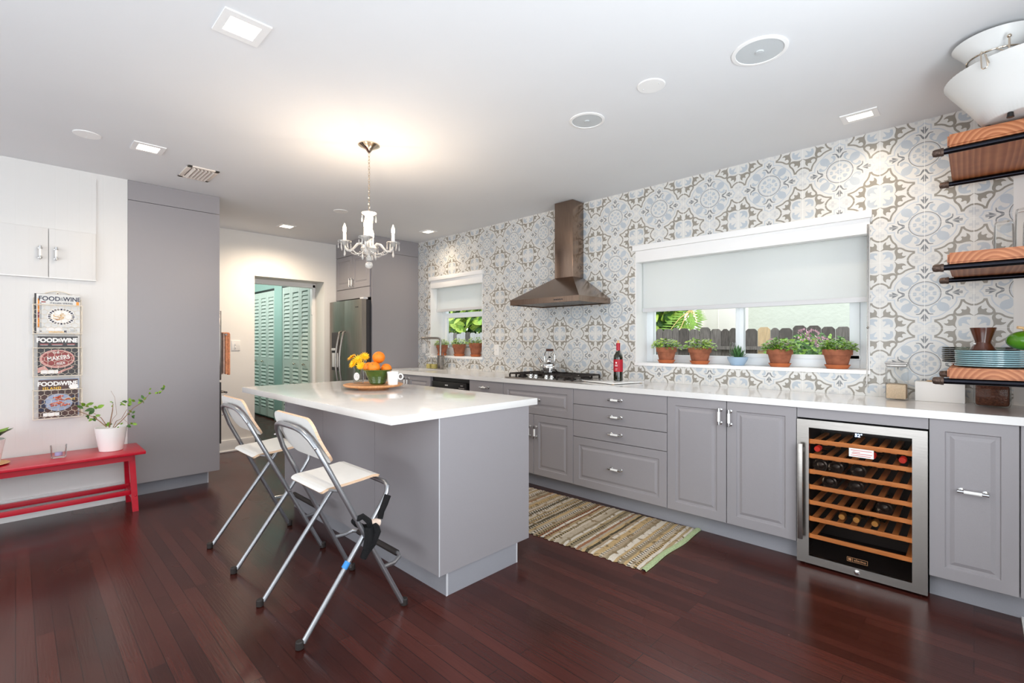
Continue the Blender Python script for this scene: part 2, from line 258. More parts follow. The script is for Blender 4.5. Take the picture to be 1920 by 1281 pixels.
# ------------------------------------------------------------------ mesh building
class MB:
    """collects shapes (world coordinates unless a matrix is given) and links them as ONE mesh object"""
    def __init__(self): self.v = []; self.f = []; self.mi = []; self.sm = []
    def add(self, vs_, fs, mi=0, sm=False, Mx=None):
        o = len(self.v)
        self.v += [tuple(Mx @ Vector(p)) for p in vs_] if Mx is not None else [tuple(p) for p in vs_]
        for f in fs: self.f.append([i + o for i in f]); self.mi.append(mi); self.sm.append(sm)
        return self
    def box(self, x0, x1, y0, y1, z0, z1, bev=0.0, mi=0, Mx=None):
        bm = bmesh.new(); bmesh.ops.create_cube(bm, size=1.0)
        for v in bm.verts: v.co = Vector(((x0 + x1) / 2 + v.co.x * (x1 - x0), (y0 + y1) / 2 + v.co.y * (y1 - y0), (z0 + z1) / 2 + v.co.z * (z1 - z0)))
        if bev: bmesh.ops.bevel(bm, geom=list(bm.edges), offset=bev, segments=2, affect='EDGES', profile=0.6)
        return self.bm(bm, mi, bool(bev), Mx)
    def bm(self, bm, mi=0, sm=False, Mx=None):
        bm.verts.index_update()
        self.add([v.co[:] for v in bm.verts], [[v.index for v in f.verts] for f in bm.faces], mi, sm, Mx); bm.free(); return self
    def lathe(self, prof, c=(0, 0, 0), n=32, mi=0, Mx=None, squash=(1, 1)):
        vs_ = []; fs = []; k = len(prof)
        for i in range(n):
            a = 2 * PI * i / n
            for r, z in prof: vs_.append((c[0] + r * math.cos(a) * squash[0], c[1] + r * math.sin(a) * squash[1], c[2] + z))
        for i in range(n):
            j = (i + 1) % n
            for q in range(k - 1): fs.append([i * k + q, j * k + q, j * k + q + 1, i * k + q + 1])
        if prof[0][0] > 1e-6: fs.append([i * k for i in range(n)][::-1])
        if prof[-1][0] > 1e-6: fs.append([i * k + k - 1 for i in range(n)])
        return self.add(vs_, fs, mi, True, Mx)
    def ball(self, c, r, s=(1, 1, 1), mi=0, n=20, Mx=None):
        m = 10
        prof = [(r * math.sin(PI * i / m) if 0 < i < m else 1e-5, -r * math.cos(PI * i / m) * s[2]) for i in range(m + 1)]
        return self.lathe(prof, c, n, mi, Mx, (s[0], s[1]))
    def tube(self, pts, r, n=8, mi=0, closed=False, Mx=None, taper=None):
        pts = [Vector(p) for p in pts]; m = len(pts); vs_ = []; fs = []
        up = None
        for i, p in enumerate(pts):
            if closed: t = (pts[(i + 1) % m] - pts[i - 1])
            else: t = pts[min(i + 1, m - 1)] - pts[max(i - 1, 0)]
            t.normalize()
            if up is None:
                up = Vector((0, 0, 1)) if abs(t.z) < 0.9 else Vector((1, 0, 0))
            up = (up - t * up.dot(t)).normalized(); s = t.cross(up)
            rr = r if taper is None else r * (1 + (taper - 1) * i / max(1, m - 1))
            for k in range(n):
                a = 2 * PI * k / n; vs_.append(p + up * (rr * math.cos(a)) + s * (rr * math.sin(a)))
        for i in range(m if closed else m - 1):
            j = (i + 1) % m
            for k in range(n):
                l = (k + 1) % n; fs.append([i * n + k, i * n + l, j * n + l, j * n + k])
        if not closed: fs.append(list(range(n))[::-1]); fs.append([(m - 1) * n + k for k in range(n)])
        return self.add(vs_, fs, mi, True, Mx)
    def rod(self, a, b, r, n=10, mi=0, Mx=None): return self.tube([a, b], r, n, mi, False, Mx)
    def prism(self, poly, h0, h1, mi=0, Mx=None, sm=False):
        n = len(poly)
        return self.add([(x, y, h0) for x, y in poly] + [(x, y, h1) for x, y in poly], [list(range(n))[::-1], list(range(n, 2 * n))] + [[i, (i + 1) % n, n + (i + 1) % n, n + i] for i in range(n)], mi, sm, Mx)
    def panel(self, fr, u0, u1, v0, v1, th=0.02, st=0.056, mi=0, raised=True):
        """a door or drawer front in a frame: bevelled outer edge, stile, groove and raised field"""
        if not raised:
            loops = [(0.0, 0.0), (0.0, th - 0.002), (0.002, th)]
        else:
            loops = [(0.0, 0.0), (0.0, th - 0.002), (0.002, th), (st, th), (st + 0.004, th - 0.006), (st + 0.018, th - 0.007), (st + 0.034, th - 0.001)]
        vs_ = []; fs = []
        for ins, w in loops: vs_ += [(u0 + ins, v0 + ins, w), (u1 - ins, v0 + ins, w), (u1 - ins, v1 - ins, w), (u0 + ins, v1 - ins, w)]
        for k in range(len(loops) - 1):
            for i in range(4):
                j = (i + 1) % 4; fs.append([k * 4 + i, k * 4 + j, k * 4 + 4 + j, k * 4 + 4 + i])
        k = len(loops) - 1; fs.append([k * 4 + i for i in range(4)]); fs.append([3, 2, 1, 0])
        return self.add(vs_, fs, mi, False, fr)
    def text(self, s, size, Mx, mi=0, bold=0.0, space=1.0, align='CENTER', depth=0.0006, wide=1.0):
        cu = bpy.data.curves.new('lettering', 'FONT'); cu.body = s; cu.size = size; cu.align_x = align; cu.align_y = 'CENTER'; cu.offset = bold; cu.space_character = space; cu.resolution_u = 3; cu.extrude = depth / 2
        o = bpy.data.objects.new('lettering', cu); COL.objects.link(o)
        me = bpy.data.meshes.new_from_object(o.evaluated_get(bpy.context.evaluated_depsgraph_get()))
        self.add([(v.co.x * wide, v.co.y, v.co.z + depth / 2) for v in me.vertices], [list(p.vertices) for p in me.polygons], mi, False, Mx)
        bpy.data.objects.remove(o); bpy.data.curves.remove(cu); bpy.data.meshes.remove(me)
        return self
    def leaf(self, base, d, n, L, Wd, mi=0, curl=0.25):
        d = Vector(d).normalized(); n = Vector(n); n = (n - d * n.dot(d)).normalized(); s = d.cross(n); b = Vector(base); vs_ = []; fs = []
        for t, w in ((0, 0.08), (0.25, 0.8), (0.5, 1.0), (0.75, 0.72), (1.0, 0.04)):
            c = b + d * (L * t) - n * (curl * L * t * t)
            vs_ += [c - s * (w * Wd / 2) + n * (0.08 * Wd * w), c, c + s * (w * Wd / 2) + n * (0.08 * Wd * w)]
        for i in range(4):
            o = i * 3; fs += [[o, o + 1, o + 4, o + 3], [o + 1, o + 2, o + 5, o + 4]]
        return self.add(vs_, fs, mi, True)
OFF = {}
def build(name, mb, mats, parent=None, sharp=35, local=False):
    me = bpy.data.meshes.new(name)
    off = OFF.get(parent.name, Vector((0, 0, 0))) if parent is not None and not local else Vector((0, 0, 0))
    me.from_pydata([(v[0] - off.x, v[1] - off.y, v[2] - off.z) for v in mb.v], [], mb.f)
    me.polygons.foreach_set('material_index', mb.mi); me.polygons.foreach_set('use_smooth', mb.sm)
    for m in (mats if isinstance(mats, (list, tuple)) else [mats]): me.materials.append(M[m] if isinstance(m, str) else m)
    bm = bmesh.new(); bm.from_mesh(me); bmesh.ops.recalc_face_normals(bm, faces=bm.faces); bm.to_mesh(me); bm.free()
    if any(mb.sm): me.set_sharp_from_angle(angle=math.radians(sharp))
    me.update()
    o = bpy.data.objects.new(name, me); COL.objects.link(o)
    if parent is not None: o.parent = parent; OFF[o.name] = off
    return o
def thing(name, label, cat, loc=(0, 0, 0), rz=0.0, group=None):
    o = bpy.data.objects.new(name, None); COL.objects.link(o); o.location = loc; o.rotation_euler = (0, 0, rz); o.empty_display_size = 0.05
    o['label'] = label; o['category'] = cat
    if group: o['group'] = group
    OFF[o.name] = Vector(loc)
    return o
def tag(o, label, cat, group=None, kind=None):
    o['label'] = label; o['category'] = cat
    if group: o['group'] = group
    if kind: o['kind'] = kind
    return o
def one(name, mb, mats, label, cat, group=None, loc=None):
    o = build(name, mb, mats)
    if loc is not None:
        o.data.transform(Matrix.Translation(-Vector(loc))); o.location = loc
    return tag(o, label, cat, group)
def struct(name, mb, mats, label=None, parent=None):
    o = build(name, mb, mats, parent)
    o['kind'] = 'structure'
    if label: o['label'] = label
    return o
def dup(root, loc, rz, label, group=None):
    r = root.copy(); COL.objects.link(r); r.location = loc; r.rotation_euler = (0, 0, rz); r['label'] = label
    if group: r['group'] = group
    for ch in list(root.children):
        c = ch.copy(); COL.objects.link(c); c.parent = r
        for g in list(ch.children):
            d = g.copy(); COL.objects.link(d); d.parent = c
    return r
def frame(o, u, v):
    u = Vector(u); v = Vector(v); n = u.cross(v)
    return Matrix(((u.x, v.x, n.x, o[0]), (u.y, v.y, n.y, o[1]), (u.z, v.z, n.z, o[2]), (0, 0, 0, 1)))
TR = Matrix.Translation
def RZ(a): return Matrix.Rotation(a, 4, 'Z')
def arc(c, r, a0, a1, n, ax='xz'):
    out = []
    for i in range(n + 1):
        a = math.radians(a0 + (a1 - a0) * i / n); p, q = r * math.cos(a), r * math.sin(a)
        out.append({'xz': (c[0] + p, c[1], c[2] + q), 'yz': (c[0], c[1] + p, c[2] + q), 'xy': (c[0] + p, c[1] + q, c[2])}[ax])
    return out
# ------------------------------------------------------------------ the room
ZC = 2.518; YW = 3.616; XL = -4.79; XB = -6.057; XS = 0.62; YF = -3.2
struct('floor', MB().box(-10.2, XS + .2, YF - .2, 3.9, -0.06, 0.0), 'floor', 'dark mahogany strip floor')
struct('ceiling', MB().box(XB - .3, XS + .2, YF - .2, 3.9, ZC, ZC + .12), 'ceil', 'smooth white ceiling')
struct('wall_left', MB().box(XL - .15, XL, YF, 0.612, 0, ZC), 'bead', 'white beadboard wall behind the red bench')
struct('baseboard_left', MB().box(XL, XL + .014, YF, 0.60, 0, .145, .003).box(XL, XL + .018, YF, 0.60, .145, .152, .002), 'trim', 'white baseboard behind the red bench')
struct('wall_side', MB().box(XS, XS + .15, YF, -.05, 0, ZC).box(XS, XS + .15, 2.05, 3.9, 0, ZC).box(XS, XS + .15, -.05, 2.05, 0, .72).box(XS, XS + .15, -.05, 2.05, 2.18, ZC), 'wall', 'white wall beyond the wooden shelves')  # unseen opening between the boxes, added for the right side fill
fw = MB().box(-4.94, -3.75, YF - .15, YF, 0, ZC).box(-.05, XS + .15, YF - .15, YF, 0, ZC).box(-3.75, -.05, YF - .15, YF, 2.28, ZC)
struct('wall_front', fw, 'wall', 'unseen front wall with a wide opening added for light')  # opening assumed behind the camera to let more light in
bw = MB().box(XB - .30, XB, 1.0, 1.942, 0, ZC).box(XB - .30, XB, 2.776, 3.9, 0, ZC).box(XB - .30, XB, 1.942, 2.776, 2.015, ZC)
struct('wall_back', bw, 'wall', 'white back wall with the doorway')
struct('baseboard_back', MB().box(XB, XB + .016, 1.25, 1.942, 0, .135, .004).box(XB, XB + .03, 1.25, 1.942, 0, .02, .006), 'trim', 'tall white baseboard left of the doorway')
dj = MB()
for z0, z1, a, b in ((0, 2.0, 2.736, 2.776), (0, 2.0, 1.942, 1.975), (1.955, 2.015, 1.942, 2.776)): dj.box(XB - .335, XB - .265, a, b, z0, z1, .006)
dj.box(XB - .285, XB - .262, 2.725, 2.74, 1.60, 1.72, .003).box(XB - .285, XB - .262, 2.725, 2.74, .3, .42, .003)
struct('trim_1', dj, 'trim', 'white door jamb inside the doorway')
# hall beyond
struct('wall_hall', MB().box(-10.2, XB - .30, 2.888, 3.0, 0, 2.45), 'teal', 'teal hall wall behind the louvered closet doors')
struct('wall_hall_end', MB().box(-10.2, -10.05, 1.8, 2.888, 0, 2.45), 'teal', 'teal end wall of the hall')
struct('wall_hall_left', MB().box(-10.2, XB - .30, 1.68, 1.80, 0, 2.45), 'teal', 'teal left wall of the hall')
struct('ceiling_hall', MB().box(-10.2, XB - .29, 1.68, 3.0, 2.42, 2.5), 'teal', 'teal hall ceiling')
struct('trim_2', MB().box(-7.965, -7.655, 2.84, 2.886, 0, 2.42, .004), 'teal', 'teal post between the louvered closet doors')
def louver_set(x0, n, w, top, label):
    t = thing('louvered_closet_door', label, 'closet door', (x0 + n * w / 2, 2.86, 0))
    build('track', MB().box(x0, x0 + n * w, 2.846, 2.885, top, top + .03), 'black', t)
    for i in range(n):
        a = x0 + i * w + .003; b = a + w - .006; mb = MB()
        mb.box(a, a + .055, 2.848, 2.876, .03, top - .004, .002).box(b - .055, b, 2.848, 2.876, .03, top - .004, .002)
        for z0, z1 in ((.03, .16), (.86, .98), (top - .10, top - .004)): mb.box(a + .05, b - .05, 2.850, 2.874, z0, z1)
        z = .18
        while z < top - .13:
            if not .83 < z < .98:
                mb.add([(a + .05, 2.846, z), (b - .05, 2.846, z), (b - .05, 2.868, z + .052), (a + .05, 2.868, z + .052), (a + .05, 2.852, z - .003), (b - .05, 2.852, z - .003), (b - .05, 2.874, z + .049), (a + .05, 2.874, z + .049)], [[0, 1, 2, 3], [7, 6, 5, 4], [0, 4, 5, 1], [1, 5, 6, 2], [2, 6, 7, 3], [3, 7, 4, 0]])
            z += .0575
        lf = build('leaf', mb, 'aqua', t)
        if i in (1, 2): build('knob', MB().rod((a + w / 2 - .003, 2.848, .92), (a + w / 2 - .003, 2.83, .92), .006).ball((a + w / 2 - .003, 2.824, .92), .016), 'nickel', lf)
    return t
louver_set(-9.30, 4, .333, 2.06, 'far pale aqua louvered folding closet door, left in the doorway')
louver_set(-7.65, 4, .325, 2.07, 'nearer pale aqua louvered folding closet door, right in the doorway')
# ------------------------------------------------------------------ tiled wall, pattern inlaid polygon by polygon
W1 = (-2.045, -0.457, 1.045, 2.045); W2 = (-4.905, -3.943, 1.045, 2.045); XT = .148; ZT = 0.90
solid = [(-6.4, W2[0], 0, ZC), (W2[0], W2[1], 0, W2[2]), (W2[0], W2[1], W2[3], ZC), (W2[1], W1[0], 0, ZC), (W1[0], W1[1], 0, W1[2]), (W1[0], W1[1], W1[3], ZC), (W1[1], XT, 0, ZC)]
tw = MB()
for a, b, z0, z1 in solid: tw.box(a, b, YW, 3.86, z0, z1)
tw.box(XT, XS + .15, YW - .004, 3.86, 0, ZC, mi=7)
for wx in (W1, W2):
    pass
rects = [(max(a, -5.172), b, max(z0, ZT), z1) for a, b, z0, z1 in solid if z1 > ZT]
PX, PZ, MX0, MZ0 = .4077, .4003, -.2040, 1.1185
S1 = [(0.183, 0.51), (0.181, 0.473), (0.168, 0.448), (0.151, 0.423), (0.131, 0.406), (0.106, 0.397)]
S2 = [(0.106, 0.383), (0.141, 0.376), (0.178, 0.366), (0.213, 0.349), (0.24, 0.325), (0.262, 0.313), (0.290, 0.308), (0.312, 0.305)]
L1 = [(0.334, 0.495), (0.326, 0.497), (0.307, 0.473), (0.292, 0.46), (0.272, 0.463), (0.25, 0.465), (0.225, 0.458), (0.208, 0.443), (0.198, 0.426), (0.225, 0.431), (0.243, 0.426), (0.248, 0.408), (0.238, 0.389), (0.243, 0.371), (0.255, 0.379), (0.272, 0.384), (0.29, 0.376), (0.297, 0.356), (0.295, 0.334), (0.277, 0.322), (0.290, 0.297), (0.309, 0.309), (0.327, 0.332), (0.332, 0.359), (0.329, 0.384), (0.322, 0.406), (0.317, 0.431), (0.317, 0.455), (0.322, 0.478)]
BLN = [(0.255, 0.235), (0.215, 0.272), (0.188, 0.297), (0.151, 0.319), (0.114, 0.332), (0.069, 0.332), (0.069, 0.406), (0.042, 0.413), (0.02, 0.428), (-0.01, 0.458)]
BP = [(0.248, 0.248), (0.223, 0.257), (0.193, 0.26), (0.158, 0.243), (0.136, 0.208), (0.124, 0.168), (0.101, 0.173), (0.082, 0.196), (0.082, 0.218), (0.094, 0.235), (0.114, 0.245), (0.109, 0.265), (0.092, 0.275), (0.069, 0.272), (0.052, 0.25), (0.05, 0.215), (0.069, 0.186), (0.094, 0.161), (0.119, 0.141), (0.139, 0.139)]
FL = [(0.003, 0.392), (0.010, 0.394), (0.017, 0.386), (0.015, 0.356), (0.025, 0.354), (0.035, 0.364), (0.042, 0.361), (0.037, 0.342), (0.025, 0.322), (0.012, 0.3), (0.003, 0.285)]
VE = [(0.002, 0.213), (0.02, 0.22), (0.032, 0.24), (0.042, 0.265), (0.059, 0.285), (0.092, 0.287), (0.094, 0.297), (0.064, 0.299), (0.037, 0.29), (0.02, 0.262), (0.002, 0.243)]
PA = [(0.0, 0.127), (0.02, 0.125), (0.028, 0.112), (0.022, 0.09), (0.0, 0.083)]
PD = [(0.045, 0.045), (0.042, 0.060), (0.048, 0.092), (0.062, 0.104), (0.080, 0.100), (0.086, 0.086)]
HU = [(0.0, 0.064), (0.010, 0.056), (0.012, 0.03), (0.03, 0.03), (0.0, 0.0)]
FQ = [(0.463, 0.463), (0.436, 0.447), (0.413, 0.434), (0.391, 0.428), (0.379, 0.441), (0.386, 0.46), (0.374, 0.47), (0.354, 0.468), (0.347, 0.443), (0.344, 0.408), (0.351, 0.385), (0.364, 0.364)]
def stroke(pts, w):
    """a mitred ribbon along pts as quads that share their edges"""
    n = len(pts); L = []
    for i in range(n):
        ds = []
        for j in (i - 1, i):
            if 0 <= j < n - 1:
                dx, dy = pts[j + 1][0] - pts[j][0], pts[j + 1][1] - pts[j][1]; l = math.hypot(dx, dy) or 1; ds.append((-dy / l, dx / l))
        nx, ny = sum(d[0] for d in ds), sum(d[1] for d in ds); l = math.hypot(nx, ny) or 1; nx /= l; ny /= l
        k = w / 2 / max(.6, nx * ds[0][0] + ny * ds[0][1])
        L.append(((pts[i][0] + nx * k, pts[i][1] + ny * k), (pts[i][0] - nx * k, pts[i][1] - ny * k)))
    return [[L[i][0], L[i][1], L[i + 1][1], L[i + 1][0]] for i in range(n - 1)]
def ringq(cx, cz, r, w, a0, a1, n):
    out = []
    for i in range(n):
        t0, t1 = math.radians(a0 + (a1 - a0) * i / n), math.radians(a0 + (a1 - a0) * (i + 1) / n)
        out.append([(cx + (r - w / 2) * math.cos(t0), cz + (r - w / 2) * math.sin(t0)), (cx + (r + w / 2) * math.cos(t0), cz + (r + w / 2) * math.sin(t0)), (cx + (r + w / 2) * math.cos(t1), cz + (r + w / 2) * math.sin(t1)), (cx + (r - w / 2) * math.cos(t1), cz + (r - w / 2) * math.sin(t1))])
    return out
half = []                                  # (material index, layer, polygon) in the eighth of a repeat
def hclip(poly, f):
    out = []
    for i, p in enumerate(poly):
        q = poly[i - 1]; dp, dq = f(p), f(q)
        if (dp >= 0) != (dq >= 0): t = dq / (dq - dp); out.append((q[0] + (p[0] - q[0]) * t, q[1] + (p[1] - q[1]) * t))
        if dp >= 0: out.append(p)
    return out
def put(mi, layer, polys):
    for p in polys:                        # keep each shape inside its eighth, so that mirrored copies meet without overlapping
        for f in (lambda q: q[1] - q[0], lambda q: q[0], lambda q: .4995 - q[1]):
            p = hclip(p, f) if len(p) > 2 else p
        if len(p) > 2: half.append((mi, layer, p))
put(4, 1, stroke(BLN, .016)); put(3, 2, [BP]); put(3, 2, [PA, PD, HU]); put(3, 2, [FQ])
put(1, 3, stroke(S1, .023)); put(1, 3.3, stroke(S2, .023)); put(1, 3.6, [[(0.132, 0.412), (0.102, 0.409), (0.102, 0.371), (0.132, 0.372)], L1]); put(2, 3, [FL, VE])
put(4, 1.5, ringq(0, 0, .158, .010, 45, 90, 7)); put(2, 4, ringq(0, 0, .172, .010, 45, 90, 7))
put(5, 1, [[(0.038, 0.485), (0.142, 0.485), (0.142, 0.4985), (0.038, 0.4985)], [(0.073, 0.45), (0.107, 0.45), (0.107, 0.485), (0.073, 0.485)]])
def clip(poly, r):
    for ax, val, sgn in ((0, r[0], 1), (0, r[1], -1), (1, r[2], 1), (1, r[3], -1)):
        out = []
        for i, p in enumerate(poly):
            q = poly[i - 1]; dp = (p[ax] - val) * sgn; dq = (q[ax] - val) * sgn
            if (dp >= 0) != (dq >= 0):
                t = dq / (dq - dp); out.append((q[0] + (p[0] - q[0]) * t, q[1] + (p[1] - q[1]) * t))
            if dp >= 0: out.append(p)
        poly = out
        if len(poly) < 3: return None
    return poly
def inlay(poly, layer, mi):
    xs = [p[0] for p in poly]; zs = [p[1] for p in poly]; x0, x1, z0, z1 = min(xs), max(xs), min(zs), max(zs)
    for r in rects:
        if x1 <= r[0] or x0 >= r[1] or z1 <= r[2] or z0 >= r[3]: continue
        c = poly if (x0 >= r[0] and x1 <= r[1] and z0 >= r[2] and z1 <= r[3]) else clip(poly, r)
        if c: tw.add([(x, YW - .00012 - layer * .00008, z) for x, z in c], [list(range(len(c)))], mi)
for ci in range(-13, 3):
    for ri in range(-1, 4):
        cx, cz = MX0 + ci * PX, MZ0 + ri * PZ
        for mi, layer, poly in half:
            for dg in (0, 1):
                for sx in (1, -1):
                    for sz in (1, -1):
                        pp = [((b if dg else a) * sx * PX + cx, (a if dg else b) * sz * PZ + cz) for a, b in poly]
                        if (sx * sz * (-1 if dg else 1)) < 0: pp.reverse()
                        inlay(pp, layer, mi)
for k in range(-26, 4):
    x = MX0 + k * PX / 2; inlay([(x - .0011, 0), (x + .0011, 0), (x + .0011, ZC), (x - .0011, ZC)], 5.5, 6)
for k in range(-2, 9):
    z = MZ0 + k * PZ / 2; inlay([(-5.2, z - .0006), (.2, z - .0006), (.2, z + .0006), (-5.2, z + .0006)], 5.2, 6)
me = bpy.data.meshes.new('wall_right'); me.from_pydata(tw.v, [], tw.f); me.polygons.foreach_set('material_index', tw.mi)
for k in ('t_base', 't_taupe', 't_steel', 't_blue', 't_line', 't_pale', 't_grout', 'wall'): me.materials.append(M[k])
wr = bpy.data.objects.new('wall_right', me); COL.objects.link(wr); wr['kind'] = 'structure'; wr['label'] = 'wall of patterned grey and pale blue cement tiles'
# ------------------------------------------------------------------ windows, shades
def window(n, wx, label, hung):
    x0, x1, z0, z1 = wx; z0 += .025; yf = 3.80; mb = MB()
    for a, b, c, d in ((x0, x0 + .062, z0, z1), (x1 - .075, x1, z0, z1), (x0 + .062, x1 - .075, z0, z0 + .062), (x0 + .062, x1 - .075, z1 - .06, z1)): mb.box(a, b, yf, yf + .055, c, d, .004)
    w = struct('window_%d' % n, mb, 'vinyl', label)
    gl = MB()
    if hung:
        zz = z0 + .50
        sash = MB().box(x0 + .06, x1 - .06, yf - .012, yf + .03, zz - .03, zz + .03, .004).box(x0 + .06, x0 + .10, yf - .010, yf + .02, z0 + .06, zz, .003).box(x1 - .10, x1 - .06, yf - .010, yf + .02, z0 + .06, zz, .003).box(x0 + .06, x1 - .06, yf - .010, yf + .02, z0 + .06, z0 + .10, .003)
    else:
        xm = -1.272
        sash = MB().box(xm - .03, xm + .027, yf - .010, yf + .04, z0 + .05, z1 - .05, .004).box(xm - .002, xm + .001, yf - .013, yf - .008, z0 + .06, z1 - .06)
        sash.box(x1 - .13, x1 - .075, yf - .010, yf + .02, z0 + .06, z1 - .06, .003).box(xm, x1 - .07, yf - .010, yf + .02, z0 + .055, z0 + .085, .003)
    struct('sash', sash, 'vinyl', parent=w)
    gl.box(x0 + .05, x1 - .06, yf + .024, yf + .028, z0 + .05, z1 - .05)
    struct('glass_pane', gl, 'pane', parent=w)
    rv = MB().box(x0 - .001, x0 + .006, YW - .004, yf + .02, z0, z1).box(x1 - .006, x1 + .001, YW - .004, yf + .02, z0, z1).box(x0, x1, YW + .01, yf + .02, z1 - .006, z1 + .001)
    struct('jamb_lining', rv, 'trim', parent=w)
    struct('sill', MB().box(x0 - .005, x1 + .005, YW - .016, yf + .02, z0 - .025, z0, .003), 'trim', parent=w)
    return w
window(1, W1, 'long sliding window above the counter', False); window(2, W2, 'small hung window above the sink', True)
def shade(wx, zb, label, chain):
    x0, x1 = wx[0], wx[1]; t = thing('roller_shade', label, 'window shade', ((x0 + x1) / 2, 3.68, 2.0))
    build('head_trim', MB().box(x0 - .02, x1 + .012, YW - .024, YW + .03, 2.0, 2.046, .003), 'trim', t)
    build('valance', MB().box(x0 + .004, x1 - .004, YW - .006, YW + .07, 1.905, 2.0, .003), 'trim', t)
    build('shade_cloth', MB().box(x0 + .024, x1 - .026, 3.698, 3.6995, zb + .034, 1.95), 'shade', t)
    build('hem_bar', MB().box(x0 + .022, x1 - .024, 3.690, 3.706, zb, zb + .034, .004), 'bar', t)
    if chain:
        xx = x1 - .010
        cb = MB().tube([(xx, 3.60, 1.96), (xx, 3.598, 1.4), (xx - .004, 3.598, .99)], .0022, 6).tube([(xx + .007, 3.60, 1.96), (xx + .006, 3.598, 1.4), (xx - .001, 3.598, .99)], .0022, 6).tube([(xx - .004, 3.598, .99), (xx - .012, 3.598, .972), (xx + .002, 3.598, .966), (xx - .001, 3.598, .99)], .0025, 6).ball((xx + .002, 3.597, 1.33), .007, n=8)
        build('bead_chain', cb, 'steel', t)
shade(W1, 1.492, 'half lowered white roller shade on the long window', True); shade(W2, 1.615, 'white roller shade on the small window above the sink', False)
# ------------------------------------------------------------------ cabinets along the tiled wall
YD = 3.066; YC = 3.086; YK = 3.142; ZB = .114; ZTOP = .876
FS = frame((0, YC, 0), (1, 0, 0), (0, 0, 1))             # u = x, v = z, outward = -y
def pull(parent, fr, u, v, horiz=True, L=.105):
    """chrome bar pull with a white porcelain grip"""
    mb = MB(); d = (lambda t: (u + t, v)) if horiz else (lambda t: (u, v + t))
    h = L / 2
    for s in (-1, 1):
        a = d(s * (h - .012)); mb.tube([(a[0], a[1], 0), (a[0], a[1], .028)], .0065, 8, 0, False, fr); mb.lathe([(.012, 0), (.012, .003), (.007, .006)], (0, 0, 0), 12, 0, fr @ TR((a[0], a[1], .0)))
        b = d(s * h); e = d(s * (h - .022)); mb.tube([(e[0], e[1], .03), (b[0], b[1], .03)], .0085, 10, 0, False, fr)
    a, b = d(-h + .02), d(h - .02); mb.tube([(a[0], a[1], .03), (b[0], b[1], .03)], .0078, 10, 1, False, fr)
    return build('handle', mb, ['chrome', 'porc'], parent)
FD = frame((0, YD, 0), (1, 0, 0), (0, 0, 1))
def cabinet(label, x0, x1, fronts, cat='cabinet', z1=ZTOP, name='base_cabinet'):
    t = thing(name, label, cat, ((x0 + x1) / 2, 3.35, 0))
    if 'sink' in label: bd_ = MB().box(x0 + .001, x0 + .019, YC, 3.612, ZB, z1).box(x1 - .019, x1 - .001, YC, 3.612, ZB, z1).box(x0 + .019, x1 - .019, YC, 3.612, ZB, ZB + .018).box(x0 + .019, x1 - .019, 3.60, 3.612, ZB + .018, z1)
    else: bd_ = MB().box(x0 + .001, x1 - .001, YC, 3.612, ZB, z1)
    build('body', bd_, 'gray', t)
    build('toe_kick', MB().box(x0, x1, YK, YK + .015, 0, ZB + .01), 'toe', t)
    g = .002
    for kind, u0, u1, v0, v1, hd in fronts:
        f = build('door' if kind == 'door' else 'drawer', MB().panel(FS, u0 + g, u1 - g, v0 + g, v1 - g, raised=kind != 'flat'), 'gray', t)
        if hd: pull(f, FD, *hd)
    return t
def dr(x0, x1, z0, z1, flat=False): return ('flat' if flat else 'draw', x0, x1, z0, z1, ((x0 + x1) / 2, (z0 + z1) / 2 + .0))
cabinet('grey sink base cabinet with two doors, beside the tall fridge panel', -5.165, -4.165, [('door', -5.165, -4.59, ZB, ZTOP, (-4.616, .79, False)), ('door', -4.59, -4.165, ZB, ZTOP, (-4.563, .79, False))])
cabinet('narrow grey base cabinet with a flat top drawer right of the dishwasher', -3.535, -3.07, [dr(-3.535, -3.07, .752, ZTOP, True), ('door', -3.535, -3.07, ZB, .752, (-3.11, .69, False))])
cabinet('grey base cabinet under the cooktop, wide drawer above two doors', -3.07, -2.286, [dr(-3.07, -2.286, .626, ZTOP), ('door', -3.07, -2.703, ZB, .626, (-2.737, .478, False)), ('door', -2.703, -2.286, ZB, .626, (-2.669, .478, False))])
cabinet('grey cabinet with four stacked drawers', -2.286, -1.498, [dr(-2.286, -1.498, .752, ZTOP, True), dr(-2.286, -1.498, .626, .752, True), dr(-2.286, -1.498, .497, .626, True), dr(-2.286, -1.498, ZB, .497)], 'drawer cabinet', name='drawer_cabinet')
cabinet('grey two door base cabinet left of the wine cooler', -1.498, -.721, [('door', -1.498, -1.107, ZB, ZTOP, (-1.143, .778, False)), ('door', -1.107, -.721, ZB, ZTOP, (-1.083, .774, False))])
cabinet('single grey pull-out front with horizontal handle right of the wine cooler', -.158, .146, [('door', -.158, .146, ZB, ZTOP, (-.004, .551, True))])
cabinet('grey cabinet cut off at the right edge of the photo', .146, XS - .001, [('door', .146, XS - .002, ZB, ZTOP, None)])
# filler above the cooler
one('filler_strip', MB().box(-.720, -.159, YD + .004, YC + .01, .820, ZTOP - .001), 'gray', 'thin grey filler strip above the wine cooler', 'cabinet trim')
